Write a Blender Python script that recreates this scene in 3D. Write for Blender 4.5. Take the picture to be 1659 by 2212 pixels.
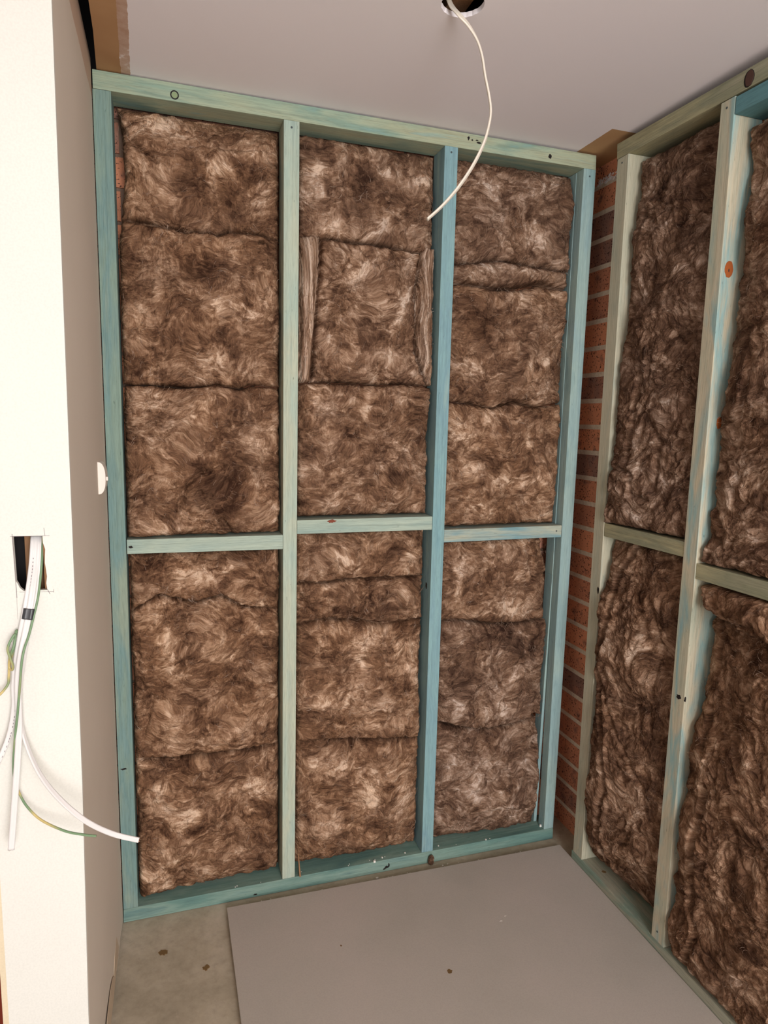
import bpy, bmesh, math, random
import numpy as np
from mathutils import Vector, Matrix
C = bpy.context.scene.collection
SC = bpy.context.scene
for o in list(bpy.data.objects): bpy.data.objects.remove(o)

# ---------------------------------------------------------------- camera
FPX = 1429.72
def cam_axes(yaw, pitch, roll):
    fwd = Vector((math.sin(yaw)*math.cos(pitch), math.cos(yaw)*math.cos(pitch), -math.sin(pitch)))
    right = Vector((math.cos(yaw), -math.sin(yaw), 0)); up = right.cross(fwd)
    r = math.cos(roll)*right + math.sin(roll)*up; u = -math.sin(roll)*right + math.cos(roll)*up
    return r, u, fwd
cd = bpy.data.cameras.new('camera'); cam = bpy.data.objects.new('camera', cd); C.objects.link(cam)
cd.sensor_fit = 'HORIZONTAL'; cd.sensor_width = 36; cd.lens = 36*FPX/1659; cd.clip_start = .02
_r, _u, _f = cam_axes(.313954, .136762, .0224566)
cam.matrix_world = Matrix(((_r.x,_u.x,-_f.x,.167486),(_r.y,_u.y,-_f.y,-1.968685),(_r.z,_u.z,-_f.z,1.531157),(0,0,0,1)))
SC.camera = cam

# ---------------------------------------------------------------- light
w = bpy.data.worlds.new('world'); SC.world = w; w.use_nodes = True
w.node_tree.nodes['Background'].inputs[0].default_value = (1.0, .975, .955, 1)
w.node_tree.nodes['Background'].inputs[1].default_value = .74
def area(name, loc, target, sx, sy, power, col, spread=180):
    l = bpy.data.lights.new(name, 'AREA'); l.shape = 'RECTANGLE'; l.size = sx; l.size_y = sy
    l.energy = power; l.color = col; l.spread = math.radians(spread)
    o = bpy.data.objects.new(name, l); C.objects.link(o); o.location = loc
    o.rotation_euler = (Vector(target)-Vector(loc)).to_track_quat('-Z', 'Y').to_euler(); return o
area('window_daylight', (-1.25,-1.95,2.05), (-.08,-.66,1.85), .8, .6, 3.0, (1,1,.98))
area('room_fill', (.75,-4.6,1.5), (.6,0,1.3), 1.4, 1.9, 150, (1,.98,.97))  # unseen fill lamp behind the camera, added to brighten frame and return wall
SC.view_settings.view_transform = 'Standard'; SC.view_settings.look = 'None'
SC.view_settings.exposure = 0; SC.view_settings.gamma = 1; SC.view_settings.use_curve_mapping = False

# ---------------------------------------------------------------- helpers
def lin(r, g, b):
    f = lambda c: (c/255/12.92) if c <= 10.3 else ((c/255+.055)/1.055)**2.4
    return (f(r), f(g), f(b), 1)
class NT:
    def __init__(s, name):
        s.m = bpy.data.materials.new(name); s.m.use_nodes = True; s.t = s.m.node_tree
        s.b = s.t.nodes['Principled BSDF']; s.b.inputs['Roughness'].default_value = .8
        s.b.inputs['Specular IOR Level'].default_value = .25
    def n(s, typ, ins=None, **kw):
        nd = s.t.nodes.new(typ)
        for k, v in kw.items(): setattr(nd, k, v)
        for k, v in (ins or {}).items(): s.set(nd.inputs[k], v)
        return nd
    def set(s, sock, v):
        if isinstance(v, bpy.types.NodeSocket): s.t.links.new(v, sock)
        elif isinstance(v, bpy.types.Node): s.t.links.new(v.outputs[0], sock)
        else: sock.default_value = v
    def math(s, op, a, b=0, clamp=False):
        nd = s.t.nodes.new('ShaderNodeMath'); nd.operation = op; nd.use_clamp = clamp
        s.set(nd.inputs[0], a); s.set(nd.inputs[1], b); return nd.outputs[0]
    def mix(s, f, a, b, mode='MIX'):
        nd = s.t.nodes.new('ShaderNodeMix'); nd.data_type = 'RGBA'; nd.blend_type = mode
        s.set(nd.inputs[0], f); s.set(nd.inputs[6], a); s.set(nd.inputs[7], b); return nd.outputs[2]
    def ramp(s, f, stops):
        nd = s.t.nodes.new('ShaderNodeValToRGB'); s.set(nd.inputs[0], f)
        el = nd.color_ramp.elements
        while len(el) < len(stops): el.new(.5)
        for e, (p, c) in zip(el, stops): e.position = p; e.color = c if hasattr(c, '__len__') else (c, c, c, 1)
        return nd.outputs[0]
    def noise(s, vec, scale, detail=3, rough=.5, dist=0):
        nd = s.t.nodes.new('ShaderNodeTexNoise'); s.set(nd.inputs['Vector'], vec)
        nd.inputs['Scale'].default_value = scale; nd.inputs['Detail'].default_value = detail
        nd.inputs['Roughness'].default_value = rough; nd.inputs['Distortion'].default_value = dist
        return nd.outputs[0]
    def mul(s, vec, k):
        nd = s.t.nodes.new('ShaderNodeVectorMath'); nd.operation = 'MULTIPLY'
        s.set(nd.inputs[0], vec); nd.inputs[1].default_value = k; return nd.outputs[0]
    def pos(s): return s.t.nodes.new('ShaderNodeNewGeometry').outputs['Position']
    def attr(s, name, out='Vector'):
        nd = s.t.nodes.new('ShaderNodeAttribute'); nd.attribute_name = name; return nd.outputs[out]
    def bump(s, h, strength, dist):
        nd = s.t.nodes.new('ShaderNodeBump'); nd.inputs['Strength'].default_value = strength
        nd.inputs['Distance'].default_value = dist; s.set(nd.inputs['Height'], h)
        s.t.links.new(nd.outputs[0], s.b.inputs['Normal'])
    def col(s, c): s.set(s.b.inputs['Base Color'], c)
def plain(name, c, rough=.7, spec=.25):
    M = NT(name); M.col(c)
    M.b.inputs['Roughness'].default_value = rough; M.b.inputs['Specular IOR Level'].default_value = spec
    v = M.noise(M.pos(), 60, 3); M.bump(v, .15, .001); return M.m

def mesh_obj(name, V, F, mat, parent=None, smooth=False, bevel=0):
    me = bpy.data.meshes.new(name); me.from_pydata([tuple(v) for v in V], [], F); me.update()
    if bevel:
        bm = bmesh.new(); bm.from_mesh(me)
        bmesh.ops.recalc_face_normals(bm, faces=bm.faces)
        bmesh.ops.bevel(bm, geom=bm.edges[:], offset=bevel, segments=2, profile=.5, affect='EDGES')
        bm.to_mesh(me); bm.free()
    else:
        bm = bmesh.new(); bm.from_mesh(me); bmesh.ops.recalc_face_normals(bm, faces=bm.faces); bm.to_mesh(me); bm.free()
    o = bpy.data.objects.new(name, me); C.objects.link(o)
    if mat: me.materials.append(mat)
    if smooth:
        for p in me.polygons: p.use_smooth = True
    if parent: o.parent = parent
    return o
def tag(o, label=None, cat=None, group=None, kind=None):
    if label: o['label'] = label
    if cat: o['category'] = cat
    if group: o['group'] = group
    if kind: o['kind'] = kind
    return o
BOXF = [(0,3,2,1),(4,5,6,7),(0,1,5,4),(1,2,6,5),(2,3,7,6),(3,0,4,7)]
def boxv(x0,x1,y0,y1,z0,z1): return [(x0,y0,z0),(x1,y0,z0),(x1,y1,z0),(x0,y1,z0),(x0,y0,z1),(x1,y0,z1),(x1,y1,z1),(x0,y1,z1)]
def box(name, x0,x1,y0,y1,z0,z1, mat, parent=None, bevel=0): return mesh_obj(name, boxv(x0,x1,y0,y1,z0,z1), BOXF, mat, parent, bevel=bevel)
class MB:
    def __init__(s): s.V = []; s.F = []
    def add(s, V, F):
        n = len(s.V); s.V += [tuple(v) for v in V]; s.F += [tuple(i+n for i in f) for f in F]
    def box(s, *a): s.add(boxv(*a), BOXF)
    def build(s, name, mat, parent=None, **k): return mesh_obj(name, s.V, s.F, mat, parent, **k)

# vectorised gradient noise
_rng = np.random.RandomState(7); _perm = np.concatenate([_rng.permutation(256)]*2)
_ang = _rng.rand(256)*2*np.pi; _gx, _gy = np.cos(_ang), np.sin(_ang)
def gn(x, y, seed=0):
    x = x+seed*17.13; y = y+seed*5.71
    xi = np.floor(x).astype(int); yi = np.floor(y).astype(int); xf = x-xi; yf = y-yi
    u = xf**3*(xf*(xf*6-15)+10); v = yf**3*(yf*(yf*6-15)+10)
    def g(i, j, dx, dy):
        h = _perm[_perm[(xi+i) & 255]+((yi+j) & 255)]; return _gx[h]*dx+_gy[h]*dy
    a = g(0,0,xf,yf); b = g(1,0,xf-1,yf); c = g(0,1,xf,yf-1); d = g(1,1,xf-1,yf-1)
    return ((a*(1-u)+b*u)*(1-v)+(c*(1-u)+d*u)*v)*1.5
def fbm(x, y, seed, o=3):
    s = 0; a = 1
    for k in range(o): s = s+a*gn(x*2**k, y*2**k, seed+k*3); a *= .5
    return s

# ---------------------------------------------------------------- materials
def timber_mat(name, cols, wet=0):
    """cols: list of (sRGB) colours blended in blotches along the grain"""
    M = NT(name); g = M.attr('grain')
    n1 = M.noise(M.mul(g, (1.6, 9, 9)), 1.6, 4, .55, .6)
    n1 = M.math('MULTIPLY_ADD', M.math('SUBTRACT', n1, .5), 1.8); n1.node.inputs[2].default_value = .5
    k = len(cols)-1
    c = M.ramp(n1, [(i/k*.8+.1, lin(*cc)) for i, cc in enumerate(cols)])
    gl = M.noise(M.mul(g, (2.0, 150, 150)), 1.4, 5, .62, .05)
    c = M.mix(.7, c, M.ramp(gl, [(.30, .72), (.48, .98), (.62, 1.05), (.75, 1.2)]), 'MULTIPLY')
    g2 = M.noise(M.mul(g, (18, 420, 420)), 1.5, 3, .6)
    c = M.mix(.35, c, M.ramp(g2, [(.36, .55), (.5, 1.0), (.7, 1.15)]), 'MULTIPLY')
    sp = M.noise(M.mul(g, (14, 60, 60)), 3.0, 2, .6)
    c = M.mix(M.ramp(sp, [(.70, 0.0), (.78, .55)]), c, lin(70, 88, 78))
    M.col(c); M.bump(M.math('ADD', gl, M.math('MULTIPLY', g2, .5)), .35, .0012); return M.m
PALE = (158,170,148); PALEY = (176,172,140); GRN = (120,150,135); TEAL = (98,135,130); BLUE = (108,152,162); DTEAL = (72,108,104); SKY = (120,160,168)
T = {
 's1': timber_mat('timber_dull_teal', [(112,134,125),(126,147,135),(111,139,137),(136,150,135)]),
 's2': timber_mat('timber_pale_green', [(144,166,160),(163,179,166),(176,182,163),(154,175,166)]),
 's3': timber_mat('timber_blue', [(116,153,161),(130,164,167),(122,155,163),(148,173,168)]),
 's4': timber_mat('timber_grey_blue', [(129,158,159),(141,167,168),(152,175,170),(120,149,151)]),
 'tp': timber_mat('timber_top_plate', [(122,157,159),(130,153,138),(155,167,145),(160,163,137),(136,168,163)]),
 'bp': timber_mat('timber_bottom_plate', [(85,117,114),(103,134,126),(125,149,138),(93,124,124)]),
 'bpr': timber_mat('timber_dusty_plate', [(140,146,130),(158,156,138),(126,146,132),(160,152,134)]),
 'n1': timber_mat('timber_noggin_green', [(145,165,159),(164,178,164),(135,158,152)]),
 'n3': timber_mat('timber_noggin_blue', [(109,143,149),(121,153,158),(171,174,156),(115,147,153)]),
 'rf': timber_mat('timber_pale_olive', [(161,166,151),(177,177,157),(186,181,159),(157,170,160)]),
 'rf2': timber_mat('timber_blotched_blue', [(138,168,168),(176,179,159),(193,184,160),(145,174,171),(182,179,158)]),
 'ol': timber_mat('timber_olive', [(145,139,110),(164,158,126),(137,138,114),(156,152,129)]),
 'te': timber_mat('timber_deep_teal', [(83,123,131),(94,135,141),(101,138,138)]),
 'br': timber_mat('timber_raw_brown', [(139,102,71),(161,121,88),(127,93,67)]),
}
def sep(M, v):
    nd = M.t.nodes.new('ShaderNodeSeparateXYZ'); M.set(nd.inputs[0], v); return nd.outputs
def wool_mat():
    M = NT('brown_glass_wool'); f = M.attr('flow'); tf = M.attr('tuft', 'Fac'); vr = M.attr('vary', 'Fac')
    big = M.noise(M.mul(f, (1,1,1)), 11, 4, .6, .4)
    med = M.noise(M.mul(f, (34, 46, 1)), 1, 5, .62, 1.0)
    s1 = M.noise(M.mul(f, (60, 420, 1)), 1, 4, .6, .6)
    s2 = M.noise(M.mul(f, (400, 70, 1)), 1, 4, .6, .6)
    msk = M.ramp(M.noise(f, 16, 2, .5), [(.42, 0.0), (.58, 1.0)])
    st = M.mix(msk, s1, s2)
    v = M.math('MULTIPLY', M.math('SUBTRACT', big, .5), 1.25)
    loc = M.ramp(M.noise(f, 13, 2, .5), [(.35, .35), (.62, 1.0)])
    v = M.math('ADD', v, M.math('MULTIPLY', M.math('MULTIPLY', M.math('SUBTRACT', med, .5), 1.35), loc))
    v = M.math('ADD', v, M.math('MULTIPLY', M.math('SUBTRACT', st, .5), .62))
    v = M.math('ADD', v, M.math('MULTIPLY', tf, M.math('ADD', .10, M.math('MULTIPLY', med, .55))))
    # teased clumps: each a little lighter or darker than the next, with a crease between
    wob = M.n('ShaderNodeTexNoise'); M.set(wob.inputs['Vector'], f); wob.inputs['Scale'].default_value = 55; wob.inputs['Detail'].default_value = 4
    ofs = M.n('ShaderNodeVectorMath', operation='MULTIPLY_ADD'); M.set(ofs.inputs[0], wob.outputs['Color']); ofs.inputs[1].default_value = (.022, .022, 0); M.set(ofs.inputs[2], f)
    def cells(sc, feat='F1'):
        nd = M.n('ShaderNodeTexVoronoi', feature=feat, voronoi_dimensions='2D'); M.set(nd.inputs['Vector'], M.mul(ofs.outputs[0], (1, 1.35, 1))); nd.inputs['Scale'].default_value = sc; return nd
    ca = cells(42); cb = cells(95); ea = cells(42, 'DISTANCE_TO_EDGE'); eb = cells(95, 'DISTANCE_TO_EDGE')
    ra = M.math('SUBTRACT', sep(M, ca.outputs['Color'])[0], .5); rb = M.math('SUBTRACT', sep(M, cb.outputs['Color'])[1], .5)
    v = M.math('ADD', v, M.math('MULTIPLY', ra, .20)); v = M.math('ADD', v, M.math('MULTIPLY', rb, .13))
    cre = M.math('ADD', M.ramp(ea.outputs[0], [(0, 0.0), (.22, 1.0)]), M.math('MULTIPLY', M.ramp(eb.outputs[0], [(0, 0.0), (.25, 1.0)]), .5))
    v = M.math('ADD', v, .46)
    c = M.ramp(v, [(.04, lin(54,38,31)), (.28, lin(88,67,55)), (.50, lin(120,95,79)), (.73, lin(162,138,121)), (.95, lin(208,190,178))])
    hue = M.noise(f, 9, 3, .6)
    c = M.mix(M.ramp(hue, [(.35, 0.0), (.65, .5)]), c, M.mix(1, c, (1.06, .97, .84, 1), 'MULTIPLY'))
    c = M.mix(1, c, M.mix(vr, (1.10, .99, .86, 1), (.92, .91, .92, 1)), 'MULTIPLY')
    M.col(c); M.b.inputs['Roughness'].default_value = 1; M.b.inputs['Specular IOR Level'].default_value = .05
    h = M.math('ADD', M.math('MULTIPLY', st, .6), M.math('MULTIPLY', med, 1.8))
    h = M.math('ADD', h, M.math('MULTIPLY', cre, .35)); M.bump(h, .75, .006); return M.m
WOOL = wool_mat()
def fibre_mat():
    M = NT('loose_wool_strands'); n = M.noise(M.pos(), 35, 3)
    M.col(M.ramp(n, [(.35, lin(104,80,66)), (.55, lin(140,116,100)), (.72, lin(176,158,144))]))
    M.b.inputs['Roughness'].default_value = 1; M.b.inputs['Specular IOR Level'].default_value = .1; return M.m
FIBRE = fibre_mat()
def sep(M, v):
    nd = M.t.nodes.new('ShaderNodeSeparateXYZ'); M.set(nd.inputs[0], v); return nd.outputs
def board_mat(name, c1, c2, c3):
    M = NT(name); p = M.pos(); n = M.noise(p, 2.2, 4, .55)
    c = M.ramp(n, [(.3, lin(*c1)), (.5, lin(*c2)), (.72, lin(*c3))])
    fl = M.noise(M.mul(p, (1, 1, 1)), 260, 2)
    c = M.mix(.12, c, M.ramp(fl, [(.35, .7), (.6, 1.1)]), 'MULTIPLY')
    M.col(c); M.b.inputs['Roughness'].default_value = .85; M.bump(fl, .1, .0006); return M.m
BOARD = board_mat('plasterboard_paper', (166,159,150), (173,165,156), (178,168,160))
def ceiling_mat():
    M = NT('painted_ceiling_board'); p = M.pos(); s = sep(M, p)
    n = M.noise(p, 30, 4, .6); n2 = M.noise(p, 6, 3)
    paint = M.ramp(M.noise(p, 1.3, 3), [(.3, lin(238,231,236)), (.7, lin(240,233,235))])
    brown = M.ramp(n2, [(.3, lin(168,126,88)), (.7, lin(186,146,106))])
    glue = M.ramp(n, [(.35, lin(186,152,130)), (.62, lin(200,172,156)), (.7, lin(224,214,210))])
    # strips left raw where the cornice was
    wob = M.math('MULTIPLY', M.math('SUBTRACT', n, .5), .008)
    x = M.math('ADD', s[0], wob); sl = M.math('MULTIPLY', s[1], .030)   # strip edge runs slightly askew
    xe = M.math('ADD', x, sl)
    a = M.math('LESS_THAN', xe, .0905); b = M.math('LESS_THAN', xe, .0675)
    c = M.mix(a, paint, glue); c = M.mix(b, c, brown)
    d = M.math('MULTIPLY', M.math('GREATER_THAN', M.math('ADD', s[0], M.math('MULTIPLY', wob, .4)), 1.4375), M.math('GREATER_THAN', s[1], -.169))
    c = M.mix(d, c, M.mix(.4, brown, lin(196,160,118)))
    M.col(c); M.bump(M.noise(p, 300, 2), .08, .0006); return M.m
CEIL_M = ceiling_mat()
def reveal_mat():
    M = NT('raw_plasterboard_wall'); p = M.pos(); s = sep(M, p)
    n = M.noise(p, 1.6, 3, .5)
    c = M.ramp(n, [(.3, lin(216,204,190)), (.7, lin(208,196,182))])
    top = M.math('GREATER_THAN', M.math('ADD', s[2], M.math('MULTIPLY', M.math('SUBTRACT', M.noise(p, 22, 3), .5), .008)), 2.336)
    c = M.mix(top, c, lin(196,170,150))
    M.col(c); M.bump(M.noise(p, 200, 2), .08, .0006); return M.m
REVEAL = reveal_mat()
WHITE = board_mat('white_wall_paint', (210,209,203), (213,212,206), (216,215,208))
def concrete_mat():
    M = NT('concrete_slab'); p = M.pos()
    n = M.noise(p, 5, 6, .65); c = M.ramp(n, [(.3, lin(148,138,120)), (.5, lin(168,157,138)), (.7, lin(186,175,158))])
    n2 = M.noise(p, 45, 5, .7); c = M.mix(.5, c, M.ramp(n2, [(.3, .72), (.5, 1.0), (.75, 1.18)]), 'MULTIPLY')
    sp = M.noise(p, 28, 3, .6); c = M.mix(M.ramp(sp, [(.66, 0.0), (.74, .6)]), c, lin(176,160,142))
    M.col(c); M.bump(n2, .3, .002); M.b.inputs['Roughness'].default_value = .85; return M.m
CONC = concrete_mat()
def brick_mat():
    M = NT('speckled_red_brick'); p = M.pos(); t = M.attr('tone', 'Fac')
    n = M.noise(p, 14, 4, .6, .5)
    v = M.math('ADD', M.math('MULTIPLY', t, .75), M.math('MULTIPLY', n, .5))
    c = M.ramp(v, [(.28, lin(148,112,98)), (.45, lin(190,128,100)), (.75, lin(224,150,112))])
    blush = M.ramp(M.noise(M.mul(p, (1,1,1)), 22, 2), [(.58, 0.0), (.72, .6)]); c = M.mix(blush, c, lin(104,80,76))
    sp = M.noise(p, 170, 2, .5); c = M.mix(M.ramp(sp, [(.612, 0.0), (.64, .9)]), c, lin(52,34,34))
    M.col(c); M.bump(M.noise(p, 120, 4, .7), .4, .002); M.b.inputs['Roughness'].default_value = .9; return M.m
BRICK = brick_mat()
def mortar_mat():
    M = NT('mortar'); p = M.pos(); M.col(M.ramp(M.noise(p, 90, 4, .7), [(.3, lin(206,190,166)), (.7, lin(232,218,196))]))
    M.bump(M.noise(p, 200, 3), .5, .002); return M.m
MORTAR = mortar_mat()
DARK = plain('painted_void_shade', lin(26,24,26)); KNOT = plain('dark_knot', lin(30,24,22)); NAIL = plain('nail_head', lin(66,76,78), .5)  # DARK: near-black colour painted as the shade of unlit voids
RUST = plain('orange_knot', lin(158,84,40)); KNOTB = plain('brown_bark_knot', lin(78,54,46)); KNOTG = plain('knot_heart', lin(132,148,112))
CABLE = plain('white_cable_sheath', lin(212,209,208), .35, .5); CREAM = plain('cream_cable_sheath', lin(222,212,198), .35, .5)
TAPE = plain('black_tape', lin(44,44,48), .35, .5); COPPER = plain('copper_core', lin(150,104,84), .3)
PRINT = plain('cable_print', lin(120,112,116)); PLASTIC = plain('ivory_plastic', lin(226,214,204), .35, .5)
PAPER = plain('torn_board_paper', lin(196,176,152)); GLUE = plain('dried_glue', lin(112,88,56)); FOAM = plain('white_mortar_smear', lin(228,222,220))
CHIP = plain('white_paint_fleck', lin(226,222,214)); PENCIL = plain('pencil_line', lin(118,108,110)); RED = plain('red_brown_panel', lin(128,52,36), .6)
def earth_mat():
    M = NT('green_yellow_earth'); n = M.noise(M.pos(), 16, 1)
    M.col(M.ramp(n, [(.44, lin(112,138,106)), (.5, lin(140,146,104)), (.56, lin(186,168,112))]))
    M.b.inputs['Roughness'].default_value = .4; return M.m
EARTH = earth_mat()

# ---------------------------------------------------------------- setting
def struct(o): o['kind'] = 'structure'; return o
struct(box('floor', -2.6, 1.68, -5.2, .23, -.12, 0, CONC))
def ceiling():
    mb = MB(); hx, hy, R = .7752, -.5575, .0455; z0, z1 = 2.405, 2.415; s = .07
    n = 64; ring0 = []; ring1 = []; sq = []
    rnd = random.Random(3)
    for i in range(n):
        a = 2*math.pi*i/n; j = R+rnd.uniform(-.0007,.0007); ca, sa = math.cos(a), math.sin(a)
        ring0.append((hx+j*ca, hy+j*sa)); k = s/max(abs(ca), abs(sa)); sq.append((hx+k*ca, hy+k*sa))
    V = [(x,y,z0) for x,y in ring0]+[(x,y,z0) for x,y in sq]+[(hx+(x-hx)*.985,hy+(y-hy)*.985,z1) for x,y in ring0]+[(x,y,z1) for x,y in sq]
    F = []
    for i in range(n):
        j = (i+1) % n
        F += [(i,j,n+j,n+i),(2*n+i,3*n+i,3*n+j,2*n+j),(i,2*n+i,2*n+j,j)]
    mb.add(V, F)
    def slab(xa, xb, ya, yb): mb.box(xa, xb, ya, yb, z0, z1)
    slab(hx-s, hx+s, hy+s, .1); slab(hx-s, hx+s, -5.2, hy-s); slab(hx+s, 1.60, -5.2, .1)
    # left piece: its edge stops short of the wall, slightly askew
    xs = [(.1, .007), (0, .0092), (-.18, .0193), (-.31, .0225), (-.75, .028)]
    for (ya, xa), (yb, xb) in zip(xs[1:], xs[:-1]):
        mb.add([(xa,ya,z0),(hx-s,ya,z0),(hx-s,yb,z0),(xb,yb,z0),(xa,ya,z1),(hx-s,ya,z1),(hx-s,yb,z1),(xb,yb,z1)], BOXF)
    mb.box(-2.6, hx-s, -5.2, -.75, z0, z1)
    mb.box(-2.6, -.17, -.75, .23, z0, z1)
    return struct(mb.build('ceiling', CEIL_M))
ceiling()
struct(box('added_void_cover', -2.6, 1.9, -5.2, .3, 2.62, 2.66, DARK)).name = 'light_blocker'  # unseen dark cover added to keep world light out of the ceiling void
tag(box('ceiling_joist', .768, .815, -1.6, .09, 2.440, 2.60, T['br']), 'brown timber ceiling joist seen through the round hole in the ceiling', 'joist')

# right-hand brickwork, course by course
def bricks():
    P = .0904; g = .0160; x0 = 1.585
    me_V, me_F, tone = [], [], []
    rnd = random.Random(11); mo = MB(); mo.box(x0+.0008, x0+.10, -5.2, .25, 0, 2.62)
    k = -2
    while True:
        za = .1701+P*k+g/2; zb = za+P-g
        k += 1
        if zb < 0: continue
        if za > 2.6: break
        off = -.04 if k % 2 else .13
        y = off+.24*1
        while y > -5.2:
            ya, yb = y-.23, y
            t = rnd.random()
            if yb > -.3:
                n = len(me_V); me_V += boxv(x0, x0+.02, ya, min(yb, .235), max(za, 0.001), min(zb, 2.6)); me_F += [tuple(i+n for i in f) for f in BOXF]; tone += [t]*8
            elif ya > -5.1:
                n = len(me_V); me_V += boxv(x0, x0+.02, ya, yb, max(za, 0.001), min(zb, 2.6)); me_F += [tuple(i+n for i in f) for f in BOXF]; tone += [t]*8
            y -= .24
    wall = struct(mo.build('wall_right', MORTAR))
    o = mesh_obj('brick_face', me_V, me_F, BRICK, wall)
    a = o.data.attributes.new('tone', 'FLOAT', 'POINT'); a.data.foreach_set('value', tone)
bricks()
struct(box('wall_right_lining', 1.49, 1.583, -5.2, -1.32, 0, 2.404, board_mat('wall_lining_paper', (214,208,200), (222,216,208), (226,220,212)))).name = 'trim_2'
def back_bricks():
    P = .0904; V, F, tone = [], [], []; rnd = random.Random(5); y0 = .135
    wall = struct(box('wall_back', -2.6, 1.585, y0+.006, y0+.10, 0, 2.62, plain('mortar_painted_shade', lin(128,104,88))))  # mortar painted darker, putting the shade behind the frame into its colour
    struct(box('void_shade_liner', -.2, 1.58, .097, .103, 2.408, 2.618, DARK))  # added dark liner, painted as the shade in the ceiling gap
    for k in range(-2, 28):
        za = .1701+P*k+.005; zb = za+P-.0105
        if zb < 0 or za > 2.6: continue
        x = -.3+(.12 if k % 2 else 0)
        while x < 1.58:
            n = len(V); V += boxv(x, min(x+.23, 1.583), y0, y0+.02, max(za, .001), min(zb, 2.6)); F += [tuple(i+n for i in f) for f in BOXF]; tone += [rnd.random()*.6]*8; x += .24
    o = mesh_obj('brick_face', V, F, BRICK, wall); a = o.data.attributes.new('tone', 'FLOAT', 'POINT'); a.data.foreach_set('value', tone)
back_bricks()

# end of the stub wall on the left: painted face with a cut-out, raw board return
def stub_wall():
    YF = -.662; xl = -.155; hole = (-.1015, -.0515, 1.2120, 1.3125)
    w = struct(mesh_obj('wall_left', boxv(-.128, -.122, -.63, .09, .0, 2.60), BOXF, T['br']))
    f = MB(); y1 = YF+.010; xr0, xr1 = -.0145, -.0022
    def xr(z): 
        pts = [(0,-.0150),(.35,-.0130),(.82,-.0066),(1.44,-.0050),(2.5,-.0015)]
        return float(np.interp(z, [p[0] for p in pts], [p[1] for p in pts]))
    zs = [0, .35, .82, hole[2], hole[3], 1.44, 2.2, 2.55]
    for za, zb in zip(zs[:-1], zs[1:]):
        def q(xa0, xb0, xa1, xb1): f.add([(xa0,YF,za),(xb0,YF,za),(xb0,y1,za),(xa0,y1,za),(xa1,YF,zb),(xb1,YF,zb),(xb1,y1,zb),(xa1,y1,zb)], BOXF)
        if za == hole[2]:
            q(xl, hole[0]+.001, xl, hole[0]-.001)
            # ragged right edge of the cut
            m = 8
            rr = [.0008, -.0004, .0012, .0002, -.0012, -.0006, .0004, -.0028, -.0030]
            for i in range(m):
                a, b = za+(zb-za)*i/m, za+(zb-za)*(i+1)/m
                f.add([(hole[1]+rr[i],YF,a),(xr(a),YF,a),(xr(a),y1,a),(hole[1]+rr[i],y1,a),(hole[1]+rr[i+1],YF,b),(xr(b),YF,b),(xr(b),y1,b),(hole[1]+rr[i+1],y1,b)], BOXF)
            # broken corner lower left
            f.add([(hole[0],YF+.001,za),(hole[0]+.012,YF+.001,za),(hole[0]+.006,YF+.001,za+.006),(hole[0]+.003,YF+.001,za+.014),(hole[0],YF+.001,za+.02),
                   (hole[0],y1,za),(hole[0]+.012,y1,za),(hole[0]+.006,y1,za+.006),(hole[0]+.003,y1,za+.014),(hole[0],y1,za+.02)],
                  [(0,1,2,3,4),(9,8,7,6,5),(0,5,6,1),(1,6,7,2),(2,7,8,3),(3,8,9,4),(4,9,5,0)])
        else: q(xl, xr(za), xl, xr(zb))
    f.build('painted_face', WHITE, w)
    # return: from the face corner to the frame, straight boards with measured lean
    r = MB(); n = 14; zz = [0, .06, .14, .35, .82, 1.44, 2.2, 2.428]
    def xf(z): return float(np.interp(z, [0, 2.36], [.0035, -.0030]))-.0012
    zb0 = .012
    for za, zb in zip(zz[:-1], zz[1:]):
        for i in range(n):
            ta, tb = i/n, (i+1)/n
            ta = max(ta, .0152)
            ya, yb = YF+(0.002-YF)*ta, YF+(0.002-YF)*tb
            lo = max(za, zb0+.006*math.sin(i*1.7))
            def X(t, z): return xr(z)+(xf(z)-xr(z))*t
            r.add([(X(ta,za)-.010,ya,lo),(X(ta,za),ya,lo),(X(tb,za),yb,lo),(X(tb,za)-.010,yb,lo),
                   (X(ta,zb)-.010,ya,zb),(X(ta,zb),ya,zb),(X(tb,zb),yb,zb),(X(tb,zb)-.010,yb,zb)], BOXF)
    r.build('return_board', REVEAL, w)
    box('outer_board', xl-.010, xl, YF, .1, 0, 2.55, board_mat('outer_board_paint', (205,190,162), (210,196,170), (214,202,178)), w)
    # timber inside the cavity
    box('noggin', -.096, -.0670, -.598, -.55, 1.19, 1.3030, T['br'], w)
    box('inner_stud', -.0565, -.018, -.650, -.56, .0, 2.41, T['br'], w)
    box('cavity_shade_sheet', xl, -.02, -.555, -.545, 1.0, 1.5, DARK, w)  # near-black sheet painting the shade of the cavity behind the cut-out
    # pencil set-out marks
    p = MB()
    def line(xa, za, xb, zb, wd=.0006):
        dx, dz = xb-xa, zb-za; L = math.hypot(dx, dz); nx, nz = -dz/L*wd/2, dx/L*wd/2
        a = [(xa-nx,za-nz),(xb-nx,zb-nz),(xb+nx,zb+nz),(xa+nx,za+nz)]
        p.add([(x,YF-.0002,z) for x,z in a]+[(x,YF+.0002,z) for x,z in a], BOXF)
    line(-.1065,1.3128,-.0430,1.3120); line(-.1030,1.3170,-.1008,1.200,.0009); line(-.0515,1.327,-.0505,1.3125); line(-.0505,1.213,-.0465,1.204,.0009)
    line(-.0960,1.2105,-.0400,1.2085); line(-.0400,1.213,-.0405,1.2065); line(-.1010,1.200,-.1015,1.16,.0003)
    p.build('pencil_marks', PENCIL, w)
    # torn paper where the skirting was prised off
    t = MB(); rnd = random.Random(4)
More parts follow.
